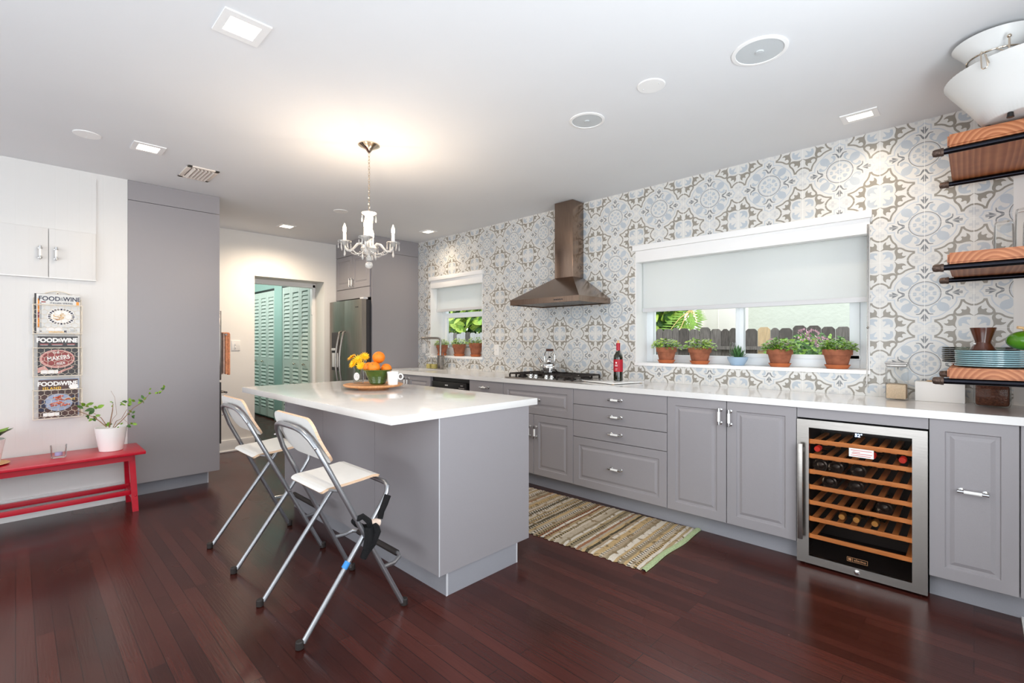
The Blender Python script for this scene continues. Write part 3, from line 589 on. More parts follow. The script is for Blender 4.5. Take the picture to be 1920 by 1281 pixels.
# dishwasher
t = thing('dishwasher', 'black built-in dishwasher under the counter beside the sink cabinet', 'dishwasher', (-3.85, 3.3, 0))
build('body', MB().box(-4.160, -3.540, YC + .012, 3.60, .10, ZTOP - .004), 'black', t)
build('door', MB().box(-4.150, -3.550, YD + .004, YC + .012, .12, .735, .004), 'black', t)
cp = build('control_panel', MB().box(-4.125, -3.575, YD - .006, YC + .012, .742, .832, .006), 'black', t)
for q in ((-3.69, -3.60, YD - .008, YD - .005, .775, .785), (-3.66, -3.62, YD - .008, YD - .005, .80, .812)): build('button', MB().box(*q), 'steel', cp)
build('badge', MB().box(-3.905, -3.86, YD - .0085, YD - .005, .792, .804), 'bar', cp)
build('toe_kick', MB().box(-4.165, -3.535, YK, YK + .015, 0, .10), 'toe', t)
# worktop with undermount sink
ct = MB(); sx0, sx1, sy0, sy1 = -4.95, -4.40, 3.17, 3.47
for a, b, c, d in ((-5.167, sx0, 3.05, 3.612), (sx1, XS - .002, 3.05, 3.612), (sx0, sx1, 3.05, sy0), (sx0, sx1, sy1, 3.612)): ct.box(a, b, c, d, .8765, .914)
one('countertop', ct, 'quartz', 'long white quartz worktop running along the tiled wall', 'countertop')
sk = MB().box(sx0 - .01, sx1 + .01, sy0 - .01, sy1 + .01, .70, .71)
for a, b, c, d in ((sx0 - .012, sx0, sy0 - .012, sy1 + .012), (sx1, sx1 + .012, sy0 - .012, sy1 + .012), (sx0, sx1, sy0 - .012, sy0), (sx0, sx1, sy1, sy1 + .012)): sk.box(a, b, c, d, .70, .876)
one('sink', sk, 'steel', 'stainless undermount sink set in the white worktop', 'sink')
# wine cooler
t = thing('wine_cooler', 'stainless framed glass door wine cooler with beech shelves', 'wine cooler', (-.44, 3.3, 0))
x0, x1 = -.719, -.161
cb = MB().box(x0 + .01, x0 + .03, YD + .022, 3.59, .03, .805).box(x1 - .03, x1 - .01, YD + .022, 3.59, .03, .805).box(x0 + .01, x1 - .01, YD + .022, 3.59, .792, .812).box(x0 + .01, x1 - .01, YD + .022, 3.59, .03, .05).box(x0 + .01, x1 - .01, 3.50, 3.59, .03, .805)
build('cabinet_shell', cb, 'darkin', t)
dz0, dz1 = .014, .811; fw_ = .058; fv_ = .043
fm = MB()
def mitre(mb, u0, u1, v0, v1, w, h, th, fr):
    o = [(u0, v0), (u1, v0), (u1, v1), (u0, v1)]; i_ = [(u0 + w, v0 + h), (u1 - w, v0 + h), (u1 - w, v1 - h), (u0 + w, v1 - h)]
    for k in range(4):
        j = (k + 1) % 4; q = [o[k], o[j], i_[j], i_[k]]
        mb.add([(x, y, 0) for x, y in q] + [(x, y, th) for x, y in q], [[4, 5, 6, 7], [3, 2, 1, 0], [0, 1, 5, 4], [1, 2, 6, 5], [2, 3, 7, 6], [3, 0, 4, 7]], 0, False, fr)
mitre(fm, x0, x1, dz0, dz1, fw_, fv_, .026, frame((0, YD + .020, 0), (1, 0, 0), (0, 0, 1)))
dr_ = build('door_frame', fm, 'steel', t)
build('glass_pane', MB().box(x0 + fw_ - .002, x1 - fw_ + .002, YD + .006, YD + .010, dz0 + fv_ - .002, dz1 - fv_ + .002), 'dglass', dr_)
hx = x0 + .024
build('handle', MB().box(hx - .013, hx + .013, YD - .046, YD - .034, .15, .68, .004).box(hx - .010, hx + .010, YD - .04, YD - .005, .175, .20).box(hx - .010, hx + .010, YD - .04, YD - .005, .63, .655), 'steel', dr_)
build('lock', MB().lathe([(.0, 0), (.013, 0), (.013, .004), (.009, .006)], (0, 0, 0), 16, 0, frame((-.441, YD - .006, .035), (1, 0, 0), (0, 0, 1))), 'chrome', dr_)
for fx_, fy_ in ((x0 + .04, 3.12), (x1 - .04, 3.12), (x0 + .04, 3.5), (x1 - .04, 3.5)): build('foot', MB().lathe([(.014, 0), (.014, .032)], (fx_, fy_, 0), 12), 'black', t)
FW = frame((0, YD + .0058, 0), (1, 0, 0), (0, 0, 1))
build('temperature_display', MB().text('52°', .024, FW @ TR((-.436, .751, .0)), 0, .0006), 'led', t)
ba = MB().add([(-.487, .079, .0002), (-.397, .079, .0002), (-.397, .081, .0002), (-.487, .081, .0002)], [[0, 1, 2, 3]], 0, False, FW)
for a, b, c, d in ((-.487, -.397, .101, .103), (-.487, -.485, .079, .103), (-.399, -.397, .079, .103), (-.463, -.461, .079, .103), (-.481, -.467, .084, .098)): ba.add([(a, c, .0002), (b, c, .0002), (b, d, .0002), (a, d, .0002)], [[0, 1, 2, 3]], 0, False, FW)
ba.text('allavino', .0175, FW @ TR((-.430, .091, .0)), 0, .0003)
build('brand_badge', ba, 'goldink', t)
st_ = MB().add([(-.478, .637, .0003), (-.372, .637, .0003), (-.372, .682, .0003), (-.478, .682, .0003)], [[0, 1, 2, 3]], 0, False, FW)
for k, (a, b, z) in enumerate(((-.47, -.38, .672), (-.462, -.43, .662), (-.466, -.378, .655), (-.470, -.384, .645))): st_.add([(a, z - .0014, .0005), (b, z - .0014, .0005), (b, z + .0014, .0005), (a, z + .0014, .0005)], [[0, 1, 2, 3]], 1, False, FW)
build('sticker', st_, ['paper_w', 'redink'], t)
il = bpy.data.lights.new('cooler_top_fill', 'AREA'); il.shape = 'RECTANGLE'; il.size = .42; il.size_y = .04; il.energy = .25; il.color = (1, .86, .7)  # added light under the cooler top, brightens the inside
ilo = bpy.data.objects.new('cooler_top_fill', il); COL.objects.link(ilo); ilo.location = (-.44, 3.115, .786)
for sgn in (-1, 1):
    sl_ = bpy.data.lights.new('cooler_side_fill', 'AREA'); sl_.shape = 'RECTANGLE'; sl_.size = .03; sl_.size_y = .66; sl_.energy = .42; sl_.color = (1, .84, .66)  # lights added behind the door frame to brighten the shelf fronts
    so_ = bpy.data.objects.new('cooler_side_fill', sl_); COL.objects.link(so_); so_.location = (-.44 + sgn * .238, 3.082, .40); so_.rotation_euler = (PI/2, 0, sgn * .9)
zsh = [.687, .606, .518, .432, .345, .253, .156]
for k, z in enumerate(zsh):
    mb = MB().box(-.668, -.222, 3.094, 3.108, z - .011, z + .011, .002)
    if k < 6:
        for xx in [-.665 + .0598 * q for q in range(8)]: mb.box(xx, xx + .024, 3.108, 3.48, z - .016, z - .004)
    else: mb.box(-.668, -.640, 3.108, 3.48, z - .010, z - .002).box(-.250, -.222, 3.108, 3.48, z - .010, z - .002)
    one('wine_shelf', mb, 'beech', ['topmost beech wine shelf, just under the cooler display', 'second beech wine shelf, with the red capped bottles', 'third beech wine shelf from the top of the cooler', 'fourth beech wine shelf from the top of the cooler', 'fifth beech wine shelf from the top of the cooler', 'sixth beech wine shelf, holding three gold capped bottles', 'lowest beech wine shelf above the brand badge'][k], 'shelf', 'beech shelves inside the wine cooler', (-.445, 3.3, z))
bot = [(-.635, 1, 'redcap', 'red capped wine bottle at the left of the second cooler shelf'), (-.387, 1, 'redcap', 'red capped wine bottle half hidden below the white sticker'), (-.262, 1, 'redcap', 'red capped wine bottle at the right of the second cooler shelf'),
       (-.62, 2, 'bottle', 'dark bottle at the left end of the third cooler shelf'), (-.545, 2, 'bottle', 'wide dark bottle left of center on the third cooler shelf'), (-.445, 2, 'bottle', 'wide dark bottle at the center of the third cooler shelf'),
       (-.575, 3, 'bottle', 'dark bottle on the left of the fourth cooler shelf'), (-.455, 3, 'bottle', 'dark bottle at the middle of the fourth cooler shelf'), (-.335, 4, 'bottle', 'dark bottle on the right of the fifth cooler shelf'),
       (-.520, 5, 'goldcap', 'left gold capped bottle of the three on the sixth cooler shelf'), (-.455, 5, 'goldcap', 'middle gold capped bottle of the three on the sixth cooler shelf'), (-.375, 5, 'goldcap', 'right gold capped bottle of the three on the sixth cooler shelf')]
for bx_, k, m_, lab in bot:
    z = zsh[k] + .034; neck = m_ != 'bottle'
    fr = frame((bx_, 3.13 if neck else 3.12, z), (1, 0, 0), (0, 0, 1))
    R_ = .036
    if neck: pr_ = [(.0, -.30), (R_, -.295), (R_, -.13), (.016, -.07), (.015, -.012)]
    else: pr_ = [(.0, -.30), (.016, -.30), (.016, -.21), (R_, -.15), (R_, -.004), (R_ * .82, 0), (R_ * .5, -.012), (0.0001, -.004)]
    t2 = thing('wine_bottle', lab, 'bottle', (bx_, 3.28, zsh[k] - .002), group='bottles lying in the wine cooler')
    build('body', MB().lathe(pr_, (0, 0, 0), 20, 0, fr), 'bottle' if m_ != 'goldcap' else 'wine', t2)
    if neck: build('capsule', MB().lathe([(.0158, -.05), (.0165, -.006), (.014, 0), (.0001, 0)], (0, 0, 0), 18, 0, fr), m_, t2)
# ------------------------------------------------------------------ fridge corner
XP = -5.171; YP = 2.955
t = thing('fridge_side_panel', 'tall grey panel standing beside the fridge', 'cabinet panel', (XP - .01, 3.28, 0))
build('panel', MB().box(XP - .02, XP, YP, YW - .002, 0, 2.33), 'gray', t)
build('top_strip', MB().box(XP - .02, XP + .001, YP - .001, YW - .002, 2.333, ZC - .002), 'gray', t)
t = thing('upper_cabinet', 'grey two door cabinet above the fridge', 'cabinet', (-5.62, 3.28, 1.9))
build('body', MB().box(XB + .002, XP - .021, YP + .002, YW - .002, 1.78, ZC - .003), 'gray', t)
FU = frame((0, YP, 0), (1, 0, 0), (0, 0, 1))
FU2 = frame((0, YP - .02, 0), (1, 0, 0), (0, 0, 1))
build('top_strip', MB().box(XB + .002, XP - .021, YP - .02, YP + .002, 2.333, ZC - .003), 'gray', t)
build('lower_filler', MB().box(XB + .002, XP - .021, YP - .02, YP + .002, 1.78, 1.905), 'gray', t)
xm = -5.615
for a, b, hxx in ((XB + .003, xm, xm - .03), (xm, XP - .021, xm + .03)):
    d = build('door', MB().panel(FU, a + .002, b - .002, 1.912, 2.328), 'gray', t); pull(d, FU2, hxx, 1.985, False)
t = thing('refrigerator', 'stainless side by side refrigerator in the grey cabinet recess', 'refrigerator', (-5.62, 3.2, 0))
fx0, fx1, fxm, fy = -6.03, -5.20, -5.625, 2.83
build('body', MB().box(fx0 + .005, fx1 - .005, 2.90, 3.58, .02, 1.745), 'graydark', t)
def bowed(x0, x1, z0, z1, yb, depth, bow):
    prof = []; n = 10
    for i in range(n + 1):
        u = i / n; prof.append((x0 + (x1 - x0) * u, yb - depth - bow * (1 - (2 * u - 1) ** 2)))
    return MB().prism([(x1, yb), (x0, yb)] + prof, z0, z1, sm=True)
ld = build('freezer_door', bowed(fx0, fxm - .003, .09, 1.75, 2.895, .055, .012), 'steelv', t)
rd = build('fridge_door', bowed(fxm + .003, fx1, .09, 1.75, 2.895, .06, .012), 'steelv', t)
for hx_, p_ in ((fxm - .05, ld), (fxm + .05, rd)):
    pts = [(hx_, fy - .01, 1.37)] + [(hx_, fy - .035 - .05 * math.sin(PI * k / 12), 1.36 - .72 * k / 12) for k in range(13)] + [(hx_, fy - .01, .63)]
    build('handle', MB().tube(pts, .013, 10), 'steel', p_)
dp = MB().box(-5.94, -5.75, fy - .010, fy + .01, .88, 1.36, .004); build('water_dispenser', dp, 'graydark', ld)
build('dispenser_tray', MB().box(-5.925, -5.765, fy - .014, fy - .008, .92, 1.10, .003).box(-5.91, -5.78, fy - .03, fy - .008, 1.13, 1.16, .003), 'bar', ld)
build('badge', MB().box(-5.33, -5.27, fy - .0085, fy - .003, 1.653, 1.663), 'graydark', rd)
build('hinge_cover', MB().box(fx1 - .09, fx1 - .005, 2.86, 2.92, 1.75, 1.775, .004), 'bar', t)
# ------------------------------------------------------------------ tall cabinet at the left, oven column
gx = XL + .006; gy0, gy1 = .613, 1.248
t = thing('tall_cabinet', 'tall grey floor to ceiling cabinet beside the red bench', 'cabinet', (-5.3, .93, 0))
build('side_panel', MB().box(gx - .02, gx, gy0, gy1, ZB, 2.36), 'gray', t)
build('top_strip', MB().box(gx - .02, gx, gy0, gy1, 2.364, ZC - .002), 'gray', t)
build('body', MB().box(-5.60, gx - .021, gy0 + .004, gy1 - .022, ZB, ZC - .003), 'gray', t)
build('toe_kick', MB().box(-5.55, gx - .085, gy0 + .01, gy1 - .068, 0, ZB), 'toe', t)
build('corner_strip', MB().box(gx - .098, gx - .083, gy1 - .072, gy1 - .064, 0, ZB), 'edge', t)
t = thing('wall_oven', 'stainless double oven edge behind the tall grey cabinet', 'oven', (-5.2, 1.25, .3))
build('oven_body', MB().box(-5.58, gx - .07, gy1 - .02, gy1 + .012, .32, 1.53, .004), 'graydark', t)
build('upper_door', MB().box(-5.56, gx - .075, gy1 + .012, gy1 + .034, .90, 1.52, .004), 'steel', t)
build('lower_door', MB().box(-5.56, gx - .075, gy1 + .012, gy1 + .034, .33, .88, .004), 'graydark', t)
for z in (1.31, .775):
    hb = MB().tube([(-5.50, gy1 + .105, z), (-4.975, gy1 + .105, z)], .010, 10)
    for xx in (-5.46, -5.03): hb.tube([(xx, gy1 + .03, z), (xx, gy1 + .105, z)], .008, 8)
    build('handle', hb, 'steel', t)
tw_ = MB()
def cloth(mb, x0, x1, y, z0, z1, amp, mi=0, n=14, th=.012):
    vs_ = []; fs = []
    for i in range(n + 1):
        u = i / n; x = x0 + (x1 - x0) * u; yy = y + amp * math.sin(u * 9.0) + amp * .5 * math.sin(u * 17 + 1)
        vs_ += [(x, yy, z0 - .012 * math.sin(u * 5)), (x, yy * .4 + y * .6, z1), (x, yy + th, z0 - .012 * math.sin(u * 5)), (x, yy * .4 + y * .6 + th, z1)]
    for i in range(n):
        a = i * 4; b = a + 4; fs += [[a, b, b + 1, a + 1], [b + 2, a + 2, a + 3, b + 3], [a, a + 2, b + 2, b], [a + 1, b + 1, b + 3, a + 3]]
    fs += [[0, 1, 3, 2], [n * 4, n * 4 + 2, n * 4 + 3, n * 4 + 1]]
    mb.add(vs_, fs, mi, True)
cloth(tw_, -5.26, -5.00, gy1 + .128, .955, 1.322, .010, 0); cloth(tw_, -5.25, -5.02, gy1 + .078, .93, 1.322, .006, 1)
tw_.box(-5.26, -5.00, gy1 + .080, gy1 + .140, 1.318, 1.330, .005)
for k_, (ya, yb) in enumerate(((.082, .100), (.102, .122), (.124, .144))): tw_.box(-5.03, -4.994 + .004 * (k_ % 2), gy1 + ya, gy1 + yb, .95 - .008 * k_, 1.32, .006, 0 if k_ else 1)
tt = thing('tea_towel', 'orange patterned tea towel hanging from the oven handle', 'towel', (-5.13, gy1 + .12, .93))
build('towel_cloth', tw_, ['towel', 'towel2'], tt)
# switch and outlets
def plate(x, y, z, facing, label, cat, w=.072, h=.115, dots='switch'):
    fr = frame((x, y, z), (0, 1, 0), (0, 0, 1)) if facing == '+x' else frame((x, y, z), (1, 0, 0), (0, 0, 1))
    t = thing('wall_switch' if dots == 'switch' else 'wall_outlet', label, cat, (x, y, z))
    build('cover_plate', MB().box(-w / 2, w / 2, -h / 2, h / 2, 0, .006, .002, 0, fr), 'plastic_w', t)
    if dots == 'switch': build('toggle', MB().box(-.012, -.002, .004, .024, .006, .014, .002, 0, fr).box(-.012, -.002, -.03, -.010, .006, .012, .002, 0, fr), 'plastic_w', t)
    else: build('socket', MB().box(-.017, .017, -.033, .033, .006, .008, .001, 0, fr).box(-.004, .0, -.003, .003, .008, .010, 0, 1, fr), ['plastic_w', 'black'], t)
plate(XB, 1.743, 1.20, '+x', 'white light switch on the back wall left of the doorway', 'light switch', .09)
plate(-5.045, YW - .0008, 1.16, '-y', 'white outlet on the tiles left of the small window', 'outlet', dots='o')
plate(-3.715, YW - .0008, 1.155, '-y', 'white outlet on the tiles right of the small window', 'outlet', dots='o')
# ------------------------------------------------------------------ island
ix0, ix1, iy0, iy1 = -3.745, -1.848, 1.412, 2.055
t = thing('kitchen_island', 'grey kitchen island cabinet under the white slab', 'kitchen island', ((ix0 + ix1) / 2, 1.73, 0))
build('body', MB().box(ix0 + .02, ix1 - .021, iy0 + .015, iy1 - .002, ZB, .8755), 'gray', t)
build('end_panel', MB().box(ix1 - .02, ix1, iy0 - .001, iy1, ZB, .8755), 'gray', t)
build('end_panel', MB().box(ix0, ix0 + .02, iy0 - .001, iy1, ZB, .8755), 'gray', t)
for a, b in ((ix0 + .021, -3.104), (-3.102, -2.443), (-2.441, ix1 - .021)): build('back_panel', MB().box(a, b, iy0, iy0 + .014, ZB, .8755), 'gray', t)
build('edge_band', MB().box(ix1 - .0008, ix1 + .0008, iy0 - .002, iy0 + .004, ZB, .8755), 'edge', t)
build('toe_kick', MB().box(ix0 + .05, ix1 - .008, 1.462, 1.965, 0, ZB), 'toe', t)
build('toe_corner', MB().box(ix1 - .010, ix1 - .0068, 1.4605, 1.472, 0, ZB).box(ix1 - .010, ix1 - .0068, 1.957, 1.9665, 0, ZB), 'edge', t)
one('island_countertop', MB().box(-3.835, -1.842, 1.145, 2.125, .876, .914, .0025), 'quartz', 'thick white quartz slab on the island', 'countertop')
# ------------------------------------------------------------------ folding bar stools
def make_stool(label, loc):
    t = thing('folding_stool', label, 'stool', loc, 0, 'folding bar stools at the island')
    L = lambda n, mb, m, p=t: build(n, mb, m, p, local=True)
    wa = .252
    def A(s, z): return (s * (wa - .035 * z / .88), .245 - .506 * z, z)
    r = .0115
    top = [A(-1, z) for z in (.02, .4, .74)] + [(-.206, -.150, .790), (-.180, -.172, .835), (-.140, -.186, .862), (-.09, -.192, .873), (0, -.196, .876), (.09, -.192, .873), (.140, -.186, .862), (.180, -.172, .835), (.206, -.150, .790)] + [A(1, z) for z in (.74, .4, .02)]
    fa = L('back_frame', MB().tube(top, r, 12), 'tube')
    for s in (-1, 1): L('rubber_foot', MB().lathe([(.010, 0), (.0165, .004), (.0165, .03), (.013, .034)], A(s, 0), 14), 'rubber', fa)
    wb = .226
    def B(s, z): return (s * wb, -.232 + .745 * z, z)
    fb_pts = [B(-1, z) for z in (.02, .3, .50)] + [(-.226, .168, .545), (-.218, .176, .570), (-.195, .178, .584), (0, .180, .586), (.195, .178, .584), (.218, .176, .570), (.226, .168, .545)] + [B(1, z) for z in (.50, .3, .02)]
    fb = L('front_frame', MB().tube(fb_pts, r, 12), 'tube')
    for s in (-1, 1): L('rubber_foot', MB().lathe([(.010, 0), (.0165, .004), (.0165, .03), (.013, .034)], B(s, 0), 14), 'rubber', fb)
    pv = MB()
    for s in (-1, 1): pv.rod((s * .222, .055, .385), (s * .252, .055, .385), .008)
    L('pivot_bolt', pv, 'chrome')
    # footrest loop with a dark sleeve
    z = .212; fr_pts = [A(-1, z), (-.238, .20, z), (-.225, .236, z + .012), (-.195, .248, z + .014), (.195, .248, z + .014), (.225, .236, z + .012), (.238, .20, z), A(1, z)]
    fr = L('footrest', MB().tube(fr_pts, .0095, 10), 'tube')
    L('footrest_sleeve', MB().tube([(-.185, .248, z + .014), (.185, .248, z + .014)], .0145, 12), 'rubber', fr)
    # seat: thin bent ply, white on top, pale edges
    def sheet(pts, hw, th, cr, mis):
        """pts: section polyline (y, z); corners rounded by cr"""
        mb = MB(); n = len(pts); rows = []
        for i, (y, z) in enumerate(pts):
            dist = min(math.dist(pts[0], pts[i]), math.dist(pts[-1], pts[i])); w = hw
            if dist < cr: w = hw - cr + math.sqrt(max(0, cr * cr - (cr - dist) ** 2))
            a = pts[max(i - 1, 0)]; b = pts[min(i + 1, n - 1)]; ty, tz = b[0] - a[0], b[1] - a[1]; l = math.hypot(ty, tz); ny, nz = -tz / l, ty / l
            rows.append([(-w, y, z), (w, y, z), (w, y - ny * th, z - nz * th), (-w, y - ny * th, z - nz * th)])
        vs_ = [p for r_ in rows for p in r_]
        for i in range(n - 1):
            o = i * 4; q = o + 4
            mb.add([vs_[o], vs_[o + 1], vs_[q + 1], vs_[q]], [[0, 1, 2, 3]], 0, True); mb.add([vs_[o + 3], vs_[o + 2], vs_[q + 2], vs_[q + 3]], [[3, 2, 1, 0]], mis, True)
            mb.add([vs_[o + 1], vs_[o + 2], vs_[q + 2], vs_[q + 1]], [[0, 1, 2, 3]], 1); mb.add([vs_[o], vs_[o + 3], vs_[q + 3], vs_[q]], [[3, 2, 1, 0]], 1)
        mb.add(vs_[:4], [[0, 1, 2, 3]], 1); mb.add(vs_[-4:], [[3, 2, 1, 0]], 1)
        return mb
    st = [(-.118, .592), (-.115, .595), (-.111, .598), (-.105, .602), (-.09, .607), (0, .612), (.08, .619), (.13, .625), (.155, .622), (.164, .618), (.169, .615), (.172, .612)]
    L('seat', sheet(st, .168, .012, .018, 0), ['seatw', 'ply'])
    bk = []
    for i in range(25):
        u = .5 - .5 * math.cos(PI * i / 24); zz = .715 + .205 * u; bk.append((.245 - .506 * zz + .026 + (.012 * (2 * u - 1) ** 2), zz))
    b = L('backrest', sheet(bk, .212, .012, .055, 0), ['seatw', 'ply'])
    sc_ = MB()
    for s in (-1, 1):
        for zz in (.74, .80): sc_.ball((s * .222, .245 - .506 * zz - .006, zz), .006, n=8)
    L('backrest_screw', sc_, 'chrome', b)
    sp = MB()
    for s in (-1, 1): sp.rod((s * .150, -.085, .598), (s * .226, -.060, .600), .006)
    L('seat_bracket', sp, 'tube')
    return t
stool = make_stool('nearer white folding bar stool, with black cloth tied around its legs', (-2.19, 1.03, 0))
dup(stool, (-3.085, 1.045, 0), 0.0, 'farther white folding bar stool at the island, beside the tall grey cabinet')
bpy.context.view_layer.update()
# black cloth tied round the crossing of the near stool's right legs
t = thing('cloth_tie', 'black cloth knotted around the legs of the nearer stool', 'cloth tie', (-1.955, 1.09, .33))
px = -1.955
kn = MB().tube([(px - .012, 1.035, .455), (px + .018, 1.062, .475), (px + .030, 1.085, .45), (px + .012, 1.10, .418), (px - .022, 1.085, .41), (px - .032, 1.06, .428), (px - .012, 1.035, .455)], .0135, 8)
kn.tube([(px + .004, 1.195, .535), (px + .010, 1.175, .50), (px + .008, 1.16, .47), (px + .012, 1.15, .44)], .016, 10, taper=.8)
kn.tube([(px + .008, 1.12, .425), (px + .024, 1.125, .39), (px + .022, 1.105, .345), (px + .010, 1.08, .31), (px + .006, 1.07, .285)], .022, 10, taper=.7).tube([(px + .02, 1.09, .42), (px + .026, 1.085, .38), (px + .02, 1.08, .33)], .018, 8)
build('knot', kn, 'fabric', t)
build('pale_wrap', MB().tube([(px - .002, 1.095, .425), (px + .012, 1.125, .43), (px + .014, 1.145, .425)], .017, 10), 'nude', t)
build('blue_tape', MB().rod((px - .0085, .988, .262), (px - .0085, 1.006, .286), .0135, 12), 'tape', t)
# ------------------------------------------------------------------ rug
mb = MB(); n = 160; ny = 26; L_, W_ = 1.95, .775
vs_ = []; fs = []
for i in range(n + 1):
    u = -L_ / 2 + L_ * i / n
    for j in range(ny + 1):
        v = -W_ / 2 + W_ * j / ny; e = .006 * math.sin(i * 1.9) + .004 * math.sin(i * .7)
        sgn = (1 if j == ny else -1 if j == 0 else 0)
        z = .0075 + .0022 * math.sin(i * PI * .8) + .0012 * math.sin(j * 2.1 + i) + (.006 * math.exp(-((u - .93) / .05) ** 2) if v > .2 else 0)
        if j in (0, ny) or i in (0, n): z = .001
        vs_.append((u + .015 * math.sin(v * 5), v + sgn * e, z))
for i in range(n):
    for j in range(ny): a = i * (ny + 1) + j; fs.append([a, a + ny + 1, a + ny + 2, a + 1])
mb.add(vs_, fs, 0, True)
t = thing('rag_rug', 'striped woven rag rug on the dark floor in front of the drawers', 'rug', (-2.285, 2.684, .0015), math.radians(3.6))
build('rug_field', mb, 'rug', t, local=True)
ed = MB()
ev = []; ef = []
for j in range(ny + 1):
    v = -W_ / 2 + W_ * j / ny
    for k, (du, z) in enumerate(((-.002, .009), (.010, .0125), (.024, .010), (.029, .001))): ev.append((L_ / 2 + du + .015 * math.sin(v * 5) + .004 * math.sin(v * 16), v, z))
for j in range(ny):
    for k in range(3): a = j * 4 + k; ef.append([a, a + 1, a + 5, a + 4])
ed.add(ev, ef, 0, True); build('end_binding', ed, 'rugend', t, local=True)
# ------------------------------------------------------------------ hood, cooktop, kettle
t = thing('range_hood', 'stainless chimney range hood on the tiled wall', 'range hood', (-2.678, 3.4, 1.575))
hx0, hx1, hy0 = -3.064, -2.291, 3.152; cx0, cx1, cy0 = -2.782, -2.576, 3.45; yw = YW - .002
cn = MB()
b_ = [(hx0, hy0), (hx1, hy0), (hx1, yw), (hx0, yw)]; tp = [(cx0, cy0), (cx1, cy0), (cx1, yw), (cx0, yw)]
cn.add([(x, y, 1.575) for x, y in b_] + [(x, y, 1.622) for x, y in b_], [[0, 1, 5, 4], [1, 2, 6, 5], [2, 3, 7, 6], [3, 0, 4, 7]])
cn.add([(x, y, 1.622) for x, y in b_] + [(x, y, 1.826) for x, y in tp], [[0, 1, 5, 4], [1, 2, 6, 5], [2, 3, 7, 6], [3, 0, 4, 7]])
build('canopy', cn, 'steelh', t)
build('chimney', MB().box(cx0, cx1, cy0, yw, 1.826, ZC - .003, .002), 'steelh', t)
fl = MB()
for k in range(3):
    a = hx0 + .04 + k * .232; fl.box(a, a + .225, hy0 + .05, yw - .06, 1.583, 1.590, .002)
    for q in range(9): fl.box(a + .012 + q * .0225, a + .022 + q * .0225, hy0 + .06, yw - .07, 1.580, 1.584)
fl.box(hx0 + .003, hx1 - .003, hy0 + .003, yw, 1.590, 1.594)
build('filter', fl, 'steel', t)
bt = MB()
for k in range(5): bt.rod((-2.545 + k * .020, hy0 - .004, 1.598), (-2.545 + k * .020, hy0 + .002, 1.598), .0055, 10)
build('button', bt, 'graydark', t)
t = thing('gas_cooktop', 'stainless gas cooktop with black iron grates on the worktop', 'cooktop', (-2.72, 3.33, .914))
kx0, kx1, ky0, ky1 = -3.10, -2.345, 3.12, 3.575
build('plate', MB().box(kx0, kx1, ky0, ky1, .9145, .924, .003), 'steel', t)
for k, (a, b) in enumerate(((kx0 + .025, -2.915), (-2.905, -2.535), (-2.525, kx1 - .02))):
    g = MB(); y0, y1 = (3.30 if k == 1 else 3.16), 3.555
    for y in (y0, y1): g.box(a, b, y - .006, y + .006, .948, .960, .002)
    for x in (a, b): g.box(x - .006, x + .006, y0, y1, .948, .960, .002)
    for x in (a, b, (a + b) / 2):
        for y in (y0, y1): g.box(x - .006, x + .006, y - .006, y + .006, .924, .950)
    nf = 3 if k == 1 else 2
    for q in range(nf):
        xx = a + (b - a) * (q + 1) / (nf + 1); g.box(xx - .005, xx + .005, y0, y0 + .10, .950, .962); g.box(xx - .005, xx + .005, y1 - .10, y1, .950, .962)
    g.box(a, a + .07, (y0 + y1) / 2 - .005, (y0 + y1) / 2 + .005, .950, .962); g.box(b - .07, b, (y0 + y1) / 2 - .005, (y0 + y1) / 2 + .005, .950, .962)
    for yy in (y0 + .1, y1 - .1):
        g.box(a, b, yy - .004, yy + .004, .950, .960)
    build('grate', g, 'iron', t)
    yc = [(y0 + y1) / 2] if k == 1 else [y0 + .09, y1 - .09]
    for y in yc: build('burner', MB().lathe([(.045, .924), (.045, .934), (.03, .937), (.03, .944), (.0001, .946)], ((a + b) / 2, y, 0), 20), 'iron', t)
for xx in (-2.84, -2.78, -2.66, -2.60):
    build('knob', MB().lathe([(.021, .924), (.021, .930), (.019, .933), (.017, .952), (.0001, .954)], (xx, 3.185, 0), 20).box(xx - .003, xx + .003, 3.166, 3.204, .950, .957, .001), 'chrome', t)
kc = (-2.80, 3.40, .962)
t = thing('kettle', 'polished steel kettle with dark wooden grip on the rear burner', 'kettle', kc)
build('body', MB().lathe([(.0001, 0), (.082, 0), (.090, .006), (.091, .045), (.0925, .047), (.0925, .052), (.091, .054), (.088, .078), (.078, .088), (.04, .096), (.036, .10)], kc, 40), 'chrome', t)
ld_ = build('lid', MB().lathe([(.038, .098), (.034, .112), (.012, .118), (.008, .130)], kc, 28), 'chrome', t)
build('lid_knob', MB().ball((kc[0], kc[1], kc[2] + .138), .011), 'black', ld_)
build('spout', MB().tube([(kc[0] - .06, kc[1], kc[2] + .062), (kc[0] - .10, kc[1], kc[2] + .095), (kc[0] - .135, kc[1], kc[2] + .135)], .014, 10, taper=.65), 'chrome', t)
hp = [(kc[0] - .055, kc[1], kc[2] + .09), (kc[0] - .062, kc[1], kc[2] + .14), (kc[0] - .055, kc[1], kc[2] + .18), (kc[0] - .035, kc[1], kc[2] + .202), (kc[0] + .035, kc[1], kc[2] + .202), (kc[0] + .055, kc[1], kc[2] + .18), (kc[0] + .062, kc[1], kc[2] + .14), (kc[0] + .055, kc[1], kc[2] + .09)]
hd = build('handle', MB().tube(hp, .0045, 8), 'chrome', t)
gp = MB()
for q in range(5): gp.ball((kc[0] - .032 + q * .016, kc[1], kc[2] + .205), .0125, (.75, 1, 1), n=12)
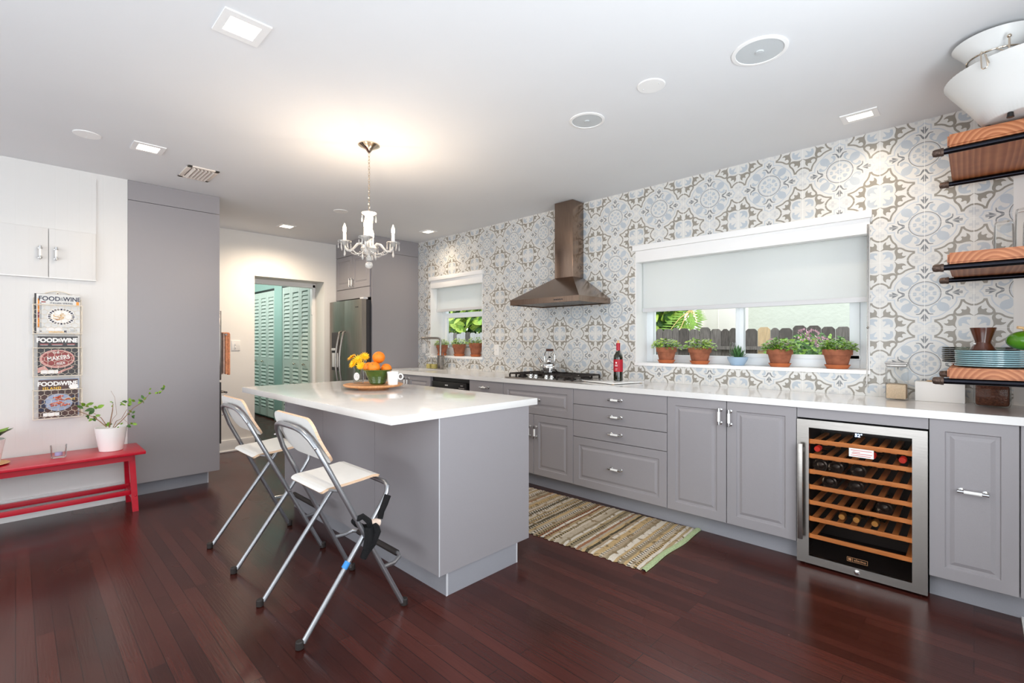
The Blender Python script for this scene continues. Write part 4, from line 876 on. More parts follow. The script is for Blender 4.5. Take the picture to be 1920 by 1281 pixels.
build('grip', gp.rod((kc[0] - .038, kc[1], kc[2] + .205), (kc[0] + .038, kc[1], kc[2] + .205), .010), 'brownglaze', hd)
# glass board and bottle
fr = TR((-2.12, 3.375, .9145)) @ RZ(math.radians(-16))
tb = thing('glass_board', 'white glass chopping board on the worktop right of the cooktop', 'chopping board', (-2.12, 3.375, .9145))
build('board', MB().box(-.19, .19, -.165, .165, .004, .012, .003, 0, fr), 'porc', tb)
for sx in (-1, 1):
    for sy in (-1, 1): build('foot', MB().lathe([(.009, 0), (.009, .004)], (sx * .17, sy * .145, 0), 12, 0, fr), 'cork', tb)
wc = (-2.075, 3.39, .9268)
t = thing('wine_bottle', 'red labelled wine bottle with pale stopper standing on the white board', 'bottle', wc)
build('body', MB().lathe([(.0001, .004), (.03, 0), (.0365, .004), (.037, .185), (.034, .205), (.022, .226), (.0155, .242), (.0145, .262), (.0148, .30), (.0001, .30)], wc, 32), 'wine', t)
lb = build('label', MB().lathe([(.0374, .075), (.0376, .077), (.0376, .172), (.0374, .174)], wc, 32), 'redlab', t)
FL_ = frame((wc[0] + .005, wc[1] - .0378, wc[2]), (1, 0, 0), (0, 0, 1))
build('label_print', MB().lathe([(.0001, .0), (.007, 0), (.007, .0006), (.0001, .0006)], (0, 0, 0), 14, 0, FL_ @ TR((0, .147, -.0004))).box(-.012, .012, .128, .131, -.002, .0004, 0, 0, FL_).box(-.012, .012, .120, .123, -.002, .0004, 0, 0, FL_).box(-.008, .010, .098, .100, -.002, .0004, 0, 0, FL_).box(-.010, .008, .088, .0895, -.002, .0004, 0, 0, FL_), 'whiteink', lb)
build('capsule', MB().lathe([(.0153, .245), (.0158, .298), (.0165, .302), (.0165, .306), (.0001, .306)], wc, 24), 'foil', t)
build('stopper', MB().lathe([(.009, .306), (.010, .318), (.006, .328), (.0001, .331)], wc, 16), 'cork', t)
# faucet and soap bottles
fc = (-4.60, 3.535, .9145)
t = thing('faucet', 'brushed steel angular kitchen faucet behind the sink', 'faucet', fc)
build('base', MB().box(fc[0] - .028, fc[0] + .028, fc[1] - .028, fc[1] + .028, fc[2], fc[2] + .165, .004), 'steel', t)
build('spout', MB().tube([(fc[0], fc[1], fc[2] + .16), (fc[0], fc[1], fc[2] + .345), (fc[0] - .003, fc[1] - .010, fc[2] + .366), (fc[0] - .01, fc[1] - .03, fc[2] + .372), (fc[0] - .05, fc[1] - .23, fc[2] + .372), (fc[0] - .052, fc[1] - .24, fc[2] + .36)], .0145, 12), 'steel', t)
build('lever', MB().box(fc[0] + .028, fc[0] + .062, fc[1] - .012, fc[1] + .012, fc[2] + .125, fc[2] + .158, .003).box(fc[0] + .05, fc[0] + .056, fc[1] - .008, fc[1] + .008, fc[2] + .15, fc[2] + .20, .002), 'steel', t)
for sxp, lab in ((-4.80, 'left clear soap dispenser with white pump beside the faucet'), (-4.70, 'right clear soap dispenser with white pump beside the faucet')):
    c = (sxp, 3.52, .9145); t = thing('soap_dispenser', lab, 'soap dispenser', c, group='soap dispensers by the sink')
    build('bottle', MB().box(c[0] - .034, c[0] + .034, c[1] - .03, c[1] + .03, c[2] + .001, c[2] + .125, .008).lathe([(.016, .122), (.014, .14)], c, 14), 'thin', t)
    build('liquid', MB().box(c[0] - .031, c[0] + .031, c[1] - .027, c[1] + .027, c[2] + .004, c[2] + .058, .006), 'soap', t)
    build('pump', MB().lathe([(.017, .138), (.017, .152), (.006, .154), (.006, .172)], c, 14).box(c[0] - .012, c[0] + .012, c[1] - .05, c[1] + .012, c[2] + .168, c[2] + .180, .003), 'plastic_w', t)
# ------------------------------------------------------------------ things on the island
tc_ = (-3.048, 1.752, .914)
t = thing('lazy_susan', 'round bamboo turntable tray on the island', 'tray', tc_)
build('base', MB().lathe([(.105, .0005), (.11, .012), (.08, .014)], tc_, 40), 'tray', t)
build('top', MB().lathe([(.0001, .014), (.17, .014), (.196, .020), (.203, .028), (.203, .032), (.196, .034), (.188, .0305), (.0001, .0305)], tc_, 64), 'tray', t)
zt = .914 + .0308
bc = (-3.03, 1.775, zt)
gb = [(.0001, .004), (.045, 0), (.05, .002)]
for k in range(9): gb += [(.056 + .004 * k + .0016, .012 + .0095 * k), (.057 + .0042 * k, .017 + .0095 * k)]
gb += [(.100, .098), (.101, .103), (.097, .104), (.09, .09), (.05, .016), (.0001, .012)]
one('fruit_bowl', MB().lathe(gb, bc, 48), 'greenglaze', 'green ribbed stoneware bowl full of oranges', 'bowl', loc=bc)
def orange(x, y, z, r, lab):
    c = (x, y, z); t = thing('orange', lab, 'orange', c, group='oranges in the green bowl')
    build('peel', MB().ball(c, r, (1, 1, .96), n=28), 'orange', t)
    build('stem_end', MB().ball((x + r * .55, y - r * .6, z + r * .55), .0035, n=8), 'stem', t)
rx, ry = .7197, .6943                # camera right on the floor, used only to spread the fruit
orange(bc[0] - .056 * rx - .01, bc[1] - .056 * ry, bc[2] + .116, .040, 'left orange in the green bowl')
orange(bc[0] + .030, bc[1] - .046, bc[2] + .120, .043, 'front orange in the green bowl, below the top one')
orange(bc[0] + .058 * rx, bc[1] + .062 * ry, bc[2] + .108, .038, 'right orange low in the green bowl')
orange(bc[0] - .006, bc[1] + .012, bc[2] + .188, .044, 'topmost orange on the pile in the green bowl')
mc = (-2.893, 1.812, zt)
t = thing('mug', 'white mug on the bamboo tray beside the green bowl', 'mug', mc)
build('body', MB().lathe([(.0001, .003), (.030, 0), (.033, .003), (.036, .03), (.038, .075), (.041, .092), (.0385, .092), (.035, .07), (.032, .008), (.0001, .006)], mc, 36), 'porc', t)
hp = []
for k in range(15):
    a = 2 * PI * k / 15; hp.append((mc[0] + (.053 + .0165 * math.cos(a)) * rx, mc[1] + (.053 + .0165 * math.cos(a)) * ry, mc[2] + .058 + .0185 * math.sin(a)))
build('handle', MB().tube(hp, .0048, 8, closed=True), 'porc', t)
vc = (-3.186, 1.712, zt)
t = thing('candle_glass_vase', 'clear glass vase with white oval label holding yellow flowers', 'vase', vc)
build('glass', MB().lathe([(.0001, .004), (.034, 0), (.036, .004), (.037, .07), (.035, .095), (.038, .118), (.0365, .118), (.033, .095), (.034, .012), (.0001, .012)], vc, 36), 'thin', t)
vfr = frame((vc[0] + .0262, vc[1] - .0272, vc[2] + .052), (rx, ry, 0), (0, 0, 1))
lab_ = MB()
def ell(mb, cx_, cy_, a, b, w, fr, mi=0, n=28, fill=False):
    vs_ = []; fs = []
    for i in range(n):
        q = 2 * PI * i / n; vs_.append((cx_ + a * math.cos(q), cy_ + b * math.sin(q), w))
    if fill: return mb.add(vs_, [list(range(n))], mi, False, fr)
    for i in range(n):
        q = 2 * PI * i / n; vs_.append((cx_ + a * .84 * math.cos(q), cy_ + b * .88 * math.sin(q), w))
    for i in range(n): j = (i + 1) % n; fs.append([i, j, n + j, n + i])
    return mb.add(vs_, fs, mi, False, fr)
ell(lab_, 0, 0, .0200, .028, .0012, vfr, 0, fill=True); ell(lab_, 0, 0, .0150, .022, .0016, vfr, 1)
for (u, v) in ((-.006, .010), (.004, .011), (-.008, -.004), (.001, -.006), (.007, -.003), (-.002, .002)): lab_.box(u - .0014, u + .0014, v - .003, v + .003, .0012, .0018, 0, 2, vfr)
build('label', lab_, ['paper_w', 't_line', 't_steel'], t)
def flower(x, y, z, d, lab, r=.038):
    t = thing('yellow_flower', lab, 'flower', (x, y, z), group='yellow flowers in the glass vase')
    d = Vector(d).normalized(); a = Vector((0, 0, 1)) if abs(d.z) < .9 else Vector((1, 0, 0)); s = d.cross(a).normalized(); u = d.cross(s)
    pm = MB()
    for ring, (m_, rr, lift) in enumerate(((15, r * 1.1, .2), (13, r * .95, .45), (9, r * .55, 1.0))):
        for k in range(m_):
            q = 2 * PI * (k + ring * .4) / m_; dd = (s * math.cos(q) + u * math.sin(q)) + d * lift
            pm.leaf((x, y, z), dd, d, rr * random.uniform(.82, 1.1), .0088, 0, .15)
    build('petals', pm, 'petal', t)
    build('stem', MB().tube([(x, y, z), ((x + vc[0]) / 2 + .004, (y + vc[1]) / 2, (z + vc[2] + .1) / 2), (vc[0] + .006 * random.uniform(-1, 1), vc[1] + .006 * random.uniform(-1, 1), vc[2] + .02)], .0028, 6), 'leaf3', t)
    lv = MB()
    for k in range(4): lv.leaf((x * .35 + vc[0] * .65, y * .35 + vc[1] * .65, z * .35 + (vc[2] + .11) * .65 + .002), (random.uniform(-1, 1), random.uniform(-1, 1), .7), (0, 0, 1), .045, .012)
    build('leaves', lv, 'leaf3', t)
def FP(du, dz, near): return (vc[0] + du * rx + near * .85, vc[1] + du * ry - near * .53, vc[2] + dz)
for du, dz, near, dd, lab, r in ((-.046, .186, .0, (-.1, -.6, .75), 'upper left yellow flower in the glass vase', .040), (.002, .172, .035, (.45, -.55, .6), 'middle yellow flower in the glass vase', .042), (.046, .192, .01, (.7, -.2, .65), 'upper right yellow flower in the glass vase', .038), (-.036, .142, .035, (.2, -.8, .35), 'lower left yellow flower in the glass vase', .034), (.022, .130, .055, (.6, -.7, .25), 'lower right yellow flower in the glass vase', .034)):
    flower(*FP(du, dz, near), dd, lab, r)
# ------------------------------------------------------------------ window sill pots
def herb(mb, c, r, n, lmin, lmax, spread, trail=0.0, mis=(0, 1)):
    for k in range(n):
        a = random.uniform(0, 2 * PI); q = r * math.sqrt(random.random()) * spread
        h = random.uniform(.004, .080) * (1 - .55 * (q / (r * spread)) ** 2)
        p = (c[0] + q * math.cos(a), c[1] + q * math.sin(a) * .8, c[2] + h - max(0, q - r) * .45)
        d = (math.cos(a + random.uniform(-.8, .8)), math.sin(a + random.uniform(-.8, .8)), random.uniform(-.2, .7))
        mb.leaf(p, d, (random.uniform(-.4, .4), random.uniform(-.6, 0), 1), random.uniform(lmin, lmax), random.uniform(lmin, lmax) * .85, random.choice(mis), .3)
    return mb
def pot(x, y, z, R, H, label, leafmats, n=150, saucer=True, group='terracotta herb pots on the long window sill', lm=(.014, .026), spread=1.3, rs=None):
    n = int(n * 1.9)
    t = thing('potted_herb', label, 'potted plant', (x, y, z), group=group); c = (x, y, z); s0 = .018 if saucer else 0
    build('pot', MB().lathe([(.0001, s0 + .003), (R * .66, s0), (R * .69, s0 + .003), (R * .88, s0 + H * .66), (R * .98, s0 + H * .66), (R, s0 + H), (R * .93, s0 + H), (R * .86, s0 + H * .82), (.0001, s0 + H * .82)], c, 40), 'terra', t)
    if saucer: build('saucer', MB().lathe([(.0001, .0005), (R * .68, .0005), (R * .86, .026), (R * .82, .026), (R * .66, .0165), (.0001, .0165)], c, 40), 'terra2', t)
    build('soil', MB().lathe([(.0001, s0 + H * .88), (R * .87, s0 + H * .88)], c, 24), 'soil', t)
    fo = MB(); random.seed(int((x + 10) * 1000)); herb(fo, (x, y, z + s0 + H * .95), R, n, *lm, spread)
    for k in range(26):
        a = random.uniform(0, 2 * PI); fo.tube([(x + R * .3 * math.cos(a), y + R * .3 * math.sin(a), z + s0 + H * .86), (x + R * .75 * math.cos(a), y + R * .7 * math.sin(a), z + s0 + H + .03)], .0013, 5, 2)
    build('foliage', fo, [*leafmats, 'leaf3'], t)
    return t
ZS = 1.0702
def XA(px, y): u = (px - 960) / F_PX; return y * (-.6943 * 1.0 + u * .7197) / (.7197 + u * .6943)
pot(XA(1249.5, 3.70), 3.70, ZS, .082, .110, 'leftmost terracotta herb pot on the long window sill', ('leaf1', 'leaf2'), 130, lm=(.018, .032))
pot(XA(1312, 3.70), 3.70, ZS, .087, .108, 'second terracotta herb pot from the left on the long sill', ('leaf1', 'leaf2'), 150, lm=(.016, .03))
pot(XA(1462, 3.69), 3.69, ZS, .083, .104, 'terracotta herb pot right of the blue succulent bowl, with a trailing stem', ('leaf2', 'leaf4'), 230, lm=(.014, .03), spread=1.3)
pot(XA(1570, 3.69), 3.69, ZS, .084, .106, 'rightmost terracotta herb pot on the long window sill', ('leaf4', 'leaf2'), 260, lm=(.010, .026), spread=1.15)
g2 = 'terracotta herb pots on the small window sill'
pot(XA(829, 3.70), 3.70, ZS, .072, .115, 'left herb pot on the sink window sill, behind the faucet', ('leaf2', 'leaf1'), 90, True, g2)
pot(XA(861, 3.70), 3.70, ZS, .083, .125, 'middle herb pot on the sink window sill', ('leaf2', 'leaf1'), 110, True, g2)
pot(XA(892, 3.70), 3.70, ZS, .078, .140, 'right herb pot on the sink window sill', ('leaf2', 'leaf1'), 100, True, g2)
sx_ = XA(1383, 3.684)
t = thing('potted_succulent', 'spiky succulent in a pale blue bowl on the window sill', 'potted plant', (sx_, 3.684, ZS))
build('bowl', MB().lathe([(.0001, .003), (.042, .0005), (.046, .004), (.068, .045), (.072, .062), (.068, .062), (.06, .05), (.0001, .05)], (sx_, 3.684, ZS), 40), 'blueglaze', t)
sl = MB()
for k in range(34):
    a = k * 2.4; el = .25 + .75 * (k / 34); d = (math.cos(a) * (1.15 - el), math.sin(a) * (1.15 - el), el * 1.25)
    sl.leaf((sx_ + .010 * math.cos(a), 3.684 + .010 * math.sin(a), ZS + .048), d, (-math.cos(a) * .8, -math.sin(a) * .8, .6), .060 + .045 * el, .016, 0, -.12)
build('rosette', sl, 'succ', t)
one('glass_tube_vase', MB().lathe([(.0001, .003), (.019, 0), (.020, .004), (.020, .168), (.018, .168), (.018, .006), (.0001, .006)], (XA(1374, 3.769), 3.769, ZS), 24), 'thin', 'slim clear glass tube vase behind the succulent', 'vase', loc=(XA(1374, 3.769), 3.769, ZS))
# ------------------------------------------------------------------ wooden shelves on pipes, at the right
t_ = [('top wooden shelf on black pipes, close to the ceiling', 2.100, .056, .000), ('middle wooden shelf on black pipes, with drinking glasses', 1.578, .050, .0), ('lowest wooden shelf on black pipes, stacked with plates', 1.068, .046, .0)]
for k, (lab, zp, th, dx) in enumerate(t_):
    t = thing('pipe_shelf', lab, 'shelf', (-.085, 2.9, zp), group='wooden pipe shelves at the right')
    z0 = zp + .0132
    bm_ = bmesh.new(); bmesh.ops.create_cube(bm_, size=1.0)
    for v in bm_.verts: v.co = Vector((-.086 + (v.co.x + .5) * (XS - .004 + .086), 2.888 + (v.co.y + .5) * .672, z0 + (v.co.z + .5) * th))
    bmesh.ops.bevel(bm_, geom=list(bm_.edges), offset=.007, segments=2, affect='EDGES')
    build('board', MB().bm(bm_, 0, True), 'shelf', t)
    for y in (2.905, 3.525):
        p = build('pipe', MB().tube([(-.10, y, zp), (XS - .001, y, zp)], .0132, 16), 'pipe', t)
        build('end_cap', MB().lathe([(.0175, 0), (.0185, .003), (.0185, .010), (.017, .012), (.017, .028), (.014, .037), (.0001, .041)], (0, 0, 0), 20, 0, frame((-.098, y, zp), (0, 0, 1), (0, 1, 0))), 'fitting', p)
        build('flange', MB().rod((XS - .012, y, zp), (XS - .001, y, zp), .04, 20), 'fitting', p)
zs1, zs2, zs3 = 2.100 + .0132 + .056, 1.578 + .0132 + .050, 1.068 + .0132 + .046
# chip and dip set on the top shelf
bc = (.172, 2.955, zs1)
t = thing('acrylic_bowl', 'big ribbed frosted acrylic bowl on the top shelf', 'bowl', bc)
vs_ = []; fs = []; n = 160
prof = [(.132, .020), (.145, .022), (.185, .09), (.225, .15), (.262, .205), (.272, .222)]
for i in range(n):
    a = 2 * PI * i / n; w = .0012 * (1 if i % 2 else -1)
    for r, z in prof: vs_.append((bc[0] + (r + w) * math.cos(a), bc[1] + (r + w) * math.sin(a), bc[2] + z))
    for r, z in prof[::-1]: vs_.append((bc[0] + (r - .005) * math.cos(a), bc[1] + (r - .005) * math.sin(a), bc[2] + z + (.005 if z < .03 else 0)))
k = len(prof) * 2
for i in range(n):
    j = (i + 1) % n
    for q in range(k - 1): fs.append([i * k + q, j * k + q, j * k + q + 1, i * k + q + 1])
fs.append([i * k for i in range(n)][::-1]); fs.append([i * k + k - 1 for i in range(n)])
build('body', MB().add(vs_, fs, 0, True), 'frost', t, sharp=60)
for q in range(6): a = PI + q * PI / 3; build('foot', MB().lathe([(.012, 0), (.009, .022)], (bc[0] + .128 * math.cos(a), bc[1] + .128 * math.sin(a), bc[2]), 10), 'black', t)
dc = (.064, 2.84, zs1 + .262)
t = thing('dip_holder', 'chrome wire dip holder hooked on the acrylic bowl', 'wire holder', dc)
rg = MB()
for cx_, cy_, r in ((.064, 2.840, .088), (.235, 2.80, .086)): rg.tube([(cx_ + r * math.cos(2 * PI * q / 36), cy_ + r * math.sin(2 * PI * q / 36), dc[2]) for q in range(36)], .0032, 8, closed=True)
build('ring_wire', rg, 'nickel', t)
build('post', MB().rod((.10, 2.715, dc[2] - .05), (.10, 2.715, dc[2] + .012), .0034).ball((.10, 2.715, dc[2] + .018), .0075, n=12), 'nickel', t)
cz = dc[2]
build('clip', MB().tube([(.030, 2.760, cz), (.022, 2.735, cz - .004), (.020, 2.722, cz - .02), (.022, 2.722, cz - .075), (.026, 2.720, cz - .082), (.036, 2.716, cz - .082), (.040, 2.714, cz - .075), (.034, 2.714, cz - .03), (.031, 2.716, cz - .026), (.044, 2.710, cz - .068)], .0026, 6), 'nickel', t)
build('clip_bar', MB().tube([(.030, 2.760, cz), (.064, 2.752, cz), (.10, 2.715, cz - .045)], .0026, 6), 'nickel', t)
ds = (.064, 2.840, dc[2] - .03)
one('dip_bowl', MB().lathe([(.0001, -.01), (.06, -.01), (.0835, .028), (.105, .06), (.135, .096), (.131, .096), (.10, .062), (.056, -.005), (.0001, -.005)], ds, 48), 'frost', 'small flared acrylic dip bowl held in the chrome ring', 'bowl', loc=ds)
# tumblers upside down
for gx_, gy_, r, h, lab in ((.100, 3.17, .036, .158, 'left upturned drinking glass on the middle shelf'), (.166, 3.09, .038, .190, 'taller upturned drinking glass on the middle shelf'), (.196, 3.22, .036, .158, 'right upturned drinking glass behind the taller one')):
    c = (gx_, gy_, zs2 + .0005); n = 32; vs_ = []; fs = []
    mb = MB().lathe([(r, 0), (r * .97, h * .5), (r * .92, h * .93), (r * .82, h), (.0001, h), (.0001, h - .014), (r * .78, h - .016), (r * .86, h * .9), (r * .92, h * .5), (r * .95, 0)], c, 12)
    one('drinking_glass', mb, 'thin', lab, 'drinking glass', 'drinking glasses on the middle shelf', loc=c)
# plate stacks
def plates(cx_, cy_, z, r, n, m_, lab, grp, dz=.0093):
    for k in range(n):
        c = (cx_ + random.uniform(-.0015, .0015), cy_, z + k * dz)
        mb = MB().lathe([(.0001, .001), (r * .6, .0006), (r * .66, .0015), (r * .97, dz * .22), (r, dz * .36), (r * 1.004, dz * .7), (r, dz * .97), (r * .95, dz * .97), (r * .66, .0058), (.0001, .0046)], c, 56)
        side = 'bottom plate' if k == 0 else 'top plate' if k == n - 1 else ['second', 'third', 'fourth', 'fifth', 'sixth', 'seventh', 'eighth'][k - 1] + ' plate from the bottom'
        one('dinner_plate', mb, m_, side + ' ' + lab, 'plate', grp, loc=c)
plates(.062, 3.10, zs3 + .003, .128, 8, 'tealglaze', 'of the teal stack on the lowest shelf', 'teal plates on the lowest shelf')
plates(.02, 3.385, zs3 + .012, .142, 8, 'plateg', 'of the greenish glass stack behind the teal plates', 'glass plates on the lowest shelf', .0098)
one('serving_plate', MB().lathe([(.0001, .001), (.09, .0006), (.15, .010), (.148, .0115), (.09, .005), (.0001, .005)], (.02, 3.385, zs3 + .0005), 48), 'porc', 'white plate under the greenish glass stack', 'plate', loc=(.02, 3.385, zs3))
vz = zs3 + .003 + 8 * .0093
c = (.030, 3.10, vz + .0005)
t = thing('stoneware_vase', 'dark brown waisted stoneware vase on the teal plates', 'vase', c)
build('body', MB().lathe([(.0001, .002), (.044, 0), (.0445, .004), (.028, .034), (.0275, .040), (.045, .100), (.0455, .104), (.042, .104), (.024, .040), (.0001, .03)], c, 40), 'brownglaze', t)
build('glaze_spot', MB().ball((c[0] - .028, c[1] - .026, c[2] + .030), .005, (1, 1, .6), n=10), 'porc', t)
c = (.168, 3.09, vz + .045)
t = thing('green_gourd', 'shiny green gourd with brown stem on the teal plates at the right edge', 'gourd', (.168, 3.09, vz))
build('body', MB().ball(c, .068, (1, .9, .65), n=32), mat('glossy green skin', (74, 128, 20), .2, noise=(12, .2), coat=.4), t)
build('stem', MB().tube([(c[0], c[1], c[2] + .03), (c[0] - .01, c[1] - .01, c[2] + .055), (c[0] - .03, c[1] - .02, c[2] + .058)], .007, 8), 'cork', t)
# things on the counter under the shelves
c = (-.318, 3.50, .9148)
t = thing('sugar_jar', 'square glass jar of raw sugar with metal lid on the worktop', 'jar', c)
def sqj(mb, c, a, prof, mi=0, Mx=None): return mb
build('glass_body', MB().box(c[0] - .049, c[0] + .049, c[1] - .049, c[1] + .049, c[2], c[2] + .185, .010), 'thin', t)
build('sugar', MB().box(c[0] - .044, c[0] + .044, c[1] - .044, c[1] + .044, c[2] + .006, c[2] + .088, .006), 'sugar', t)
build('lid', MB().box(c[0] - .046, c[0] + .046, c[1] - .046, c[1] + .046, c[2] + .187, c[2] + .203, .005).box(c[0] - .050, c[0] + .050, c[1] - .050, c[1] + .050, c[2] + .203, c[2] + .212, .003), ['steel'], t)
one('white_box', MB().box(-.238, -.034, 3.50, 3.585, .9145, 1.022, .002), 'wall', 'plain white box standing on the worktop behind the lowest shelf', 'box')
sp = MB().ball((-.16, 3.535, 1.0262), .024, (1.4, .9, .14), n=20).rod((-.13, 3.535, 1.0262), (.05, 3.55, 1.0262), .0036, 8)
one('wooden_spoon', sp, 'cork', 'wooden spoon lying on the white box', 'spoon', loc=(-.16, 3.535, 1.023))
c = (.066, 3.46, .9148)
t = thing('coffee_jar', 'square glass jar of ground coffee under the lowest shelf', 'jar', c)
build('glass_body', MB().box(c[0] - .068, c[0] + .068, c[1] - .06, c[1] + .06, c[2], c[2] + .125, .018), 'thin', t)
build('coffee', MB().box(c[0] - .061, c[0] + .061, c[1] - .053, c[1] + .053, c[2] + .006, c[2] + .112, .014), 'coffee', t)
build('lid', MB().box(c[0] - .05, c[0] + .05, c[1] - .045, c[1] + .045, c[2] + .127, c[2] + .138, .003), 'steel', t)
struct('trim_3', MB().box(.152, XS - .01, 2.40, YK - .004, 0, .012, .003), 'trim', 'white threshold strip on the floor at the right edge')
# ------------------------------------------------------------------ left wall: cupboard, rack, bench
t = thing('wall_cupboard', 'white beadboard wall cupboard with two doors above the magazine rack', 'cupboard', (XL, 0, 1.707))
build('body', MB().box(XL - .10, XL + .010, -.60, .424, 1.705, 2.47), 'bead', t)
FLW = frame((XL + .010, 0, 0), (0, 1, 0), (0, 0, 1))
for a, b, hy in ((-.09, .162, .121), (.166, .420, .203)):
    d = build('door', MB().box(XL + .010, XL + .026, a, b, 1.707, 2.055, .002), 'bead', t)
    pull(d, frame((XL + .026, 0, 0), (0, 1, 0), (0, 0, 1)), hy, 1.876, False, .092)
build('ledge', MB().box(XL + .001, XL + .030, -.60, .424, 1.699, 1.707, .002), 'trim', t)
ry0, ry1 = .088, .337; RX = XL + .004
t = thing('magazine_rack', 'cream wire three pocket magazine rack on the beadboard wall', 'magazine rack', (XL, .21, .69))
bk = MB(); xw = RX + .004
bk.tube([(xw, ry0, .70), (xw, ry0, 1.555), (xw, ry0 + .03, 1.568), (xw, ry0 + .06, 1.575)] + [(xw, .2125 + .075 * math.cos(a), 1.572 + .036 * math.sin(a)) for a in [PI - PI * q / 10 for q in range(11)]] + [(xw, ry1 - .03, 1.568), (xw, ry1, 1.555), (xw, ry1, .70)], .0030, 8)
for k in range(7): y = ry0 + (ry1 - ry0) * (k + 1) / 8; bk.rod((xw, y, .70), (xw, y, 1.56), .0009, 5)
build('back_frame', bk, 'wire', t)
build('hanger', MB().lathe([(.010, 0), (.010, .002)], (0, 0, 0), 16, 0, frame((xw - .002, .2125, 1.592), (0, 1, 0), (0, 0, 1))).lathe([(.0045, .002), (.0045, .003)], (0, 0, 0), 12, 1, frame((xw - .002, .2125, 1.592), (0, 1, 0), (0, 0, 1))), ['wire', 'brownglaze'], t)
pockets = ((1.300, 1.507), (.998, 1.200), (.697, .900))
for pz0, pz1 in pockets:
    pm = MB(); xf = RX + .060
    for z in (pz0, pz1): pm.tube([(RX + .003, ry0 - .004, z), (xf, ry0 - .004, z), (xf, ry1 + .004, z), (RX + .003, ry1 + .004, z)], .0028, 8)
    for y in (ry0 - .004, ry1 + .004): pm.rod((xf, y, pz0), (xf, y, pz1), .0024, 8)
    for k in range(7): y = ry0 + (ry1 - ry0) * (k + .5) / 7; pm.rod((RX + .003, y, pz0), (xf, y, pz0), .0012, 5)
    # hexagon mesh on the front and sides
    s = .0205; hxw = s * math.sqrt(3); seen = set()
    def seg(a, b):
        ins = [min(max(p[0], ry0 - .004), ry1 + .004) for p in (a, b)]
        zz = [min(max(p[1], pz0), pz1) for p in (a, b)]
        if abs(ins[0] - ins[1]) + abs(zz[0] - zz[1]) < .004: return
        key = tuple(sorted(((round(ins[0], 4), round(zz[0], 4)), (round(ins[1], 4), round(zz[1], 4)))))
        if key in seen: return
        seen.add(key); pm.rod((xf, ins[0], zz[0]), (xf, ins[1], zz[1]), .0012, 5)
    for r_ in range(-1, 9):
        for c_ in range(-1, 9):
            yy = ry0 + c_ * hxw + (hxw / 2 if r_ % 2 else 0); z_ = pz0 + r_ * s * 1.5
            if not (ry0 - .02 < yy < ry1 + .02 and pz0 - .02 < z_ < pz1 + .02): continue
            pts = [(yy + s * math.cos(PI / 6 + q * PI / 3), z_ + s * math.sin(PI / 6 + q * PI / 3)) for q in range(6)]
            for q in range(6): seg(pts[q], pts[(q + 1) % 6])
    build('pocket', pm, 'wire', t)
def cover_frame(y, z, x): return frame((x, y, z), (0, 1, 0), (0, 0, 1))
def magazine(lab, y0, y1, z0, z1, x, cover, back=False):
    t = thing('magazine', lab, 'magazine', (x, (y0 + y1) / 2, z0), group='magazines in the wire rack')
    build('pages', MB().box(x - .004, x, y0 + .001, y1 - .001, z0, z1 - .001), 'paper_w', t)
    cm = MB().box(x, x + .0006, y0, y1, z0, z1)
    return t, cm, frame((x + .0008, (y0 + y1) / 2, (z0 + z1) / 2), (0, 1, 0), (0, 0, 1)), y1 - y0, z1 - z0
x = RX + .046
m1, cm, fr, w, h = magazine('magazine with a pasta plate in the top pocket, titled Italian Spring', .118, .330, 1.305, 1.580, x, 0)
build('cover', cm, 'marble', m1)
pr = MB()
pr.text('FOOD', .043, fr @ TR((-.056, h / 2 - .030, .0004)), 0, .0008, wide=.92).text('&', .036, fr @ TR((.009, h / 2 - .031, .0004)), 3, 0, wide=.9).text('WINE', .043, fr @ TR((.062, h / 2 - .030, .0004)), 0, .0008, wide=.84)
pr.text('ITALIAN SPRING', .017, fr @ TR((.006, h / 2 - .060, .0004)), 0, .0002, 1.15, wide=.85)
random.seed(11)
ell(pr, .006, -.018, .074, .062, .0004, fr, 1, 40, True)
for k in range(24):
    a = 2 * PI * k / 24; pr.add([(.006 + .070 * math.cos(a - .09), -.018 + .058 * math.sin(a - .09), .0006), (.006 + .070 * math.cos(a + .09), -.018 + .058 * math.sin(a + .09), .0006), (.006 + .056 * math.cos(a + .08), -.018 + .046 * math.sin(a + .08), .0006), (.006 + .056 * math.cos(a - .08), -.018 + .046 * math.sin(a - .08), .0006)], [[0, 1, 2, 3]], 2, False, fr)
ell(pr, .006, -.018, .052, .042, .0006, fr, 5, 36, True)
for k in range(16):
    a = random.uniform(0, 6.28); q = random.uniform(.0, .034); pr.tube([(.006 + q * math.cos(a) + .014 * math.cos(a + i_ * .8), -.018 + q * .8 * math.sin(a) + .010 * math.sin(a + i_ * .8), .0012) for i_ in range(5)], .0022, 5, random.choice((4, 4, 6, 5)), False, fr)
pr.box(-.072, .010, -.118, -.092, .0002, .0012, 0, 1, fr)
pr.box(-.102, -.098, -.10, .08, .0002, .0006, 0, 3, fr); pr.box(-.105, -.096, -.128, -.118, .0002, .0006, 0, 2, fr).box(-.06, .02, -.134, -.123, .0002, .0006, 0, 4, fr).box(.02, .034, -.134, -.118, .0002, .0006, 0, 2, fr)
for k, (a, b) in enumerate(((.05, .09), (.056, .09), (.04, .09))): pr.box(a, b, -.112 - k * .007, -.1095 - k * .007, .0002, .0005, 0, 3, fr)
pr.box(.085, .100, h / 2 - .07, h / 2 - .045, .0002, .0005, 0, 7, fr).box(-.098, -.075, h / 2 - .058, h / 2 - .050, .0002, .0005, 0, 6, fr)
build('cover_print', pr, ['navy', 'whiteink', 'navy', 't_steel', 'pasta', 'whiteink', 'meat', 'orangeink'], m1)
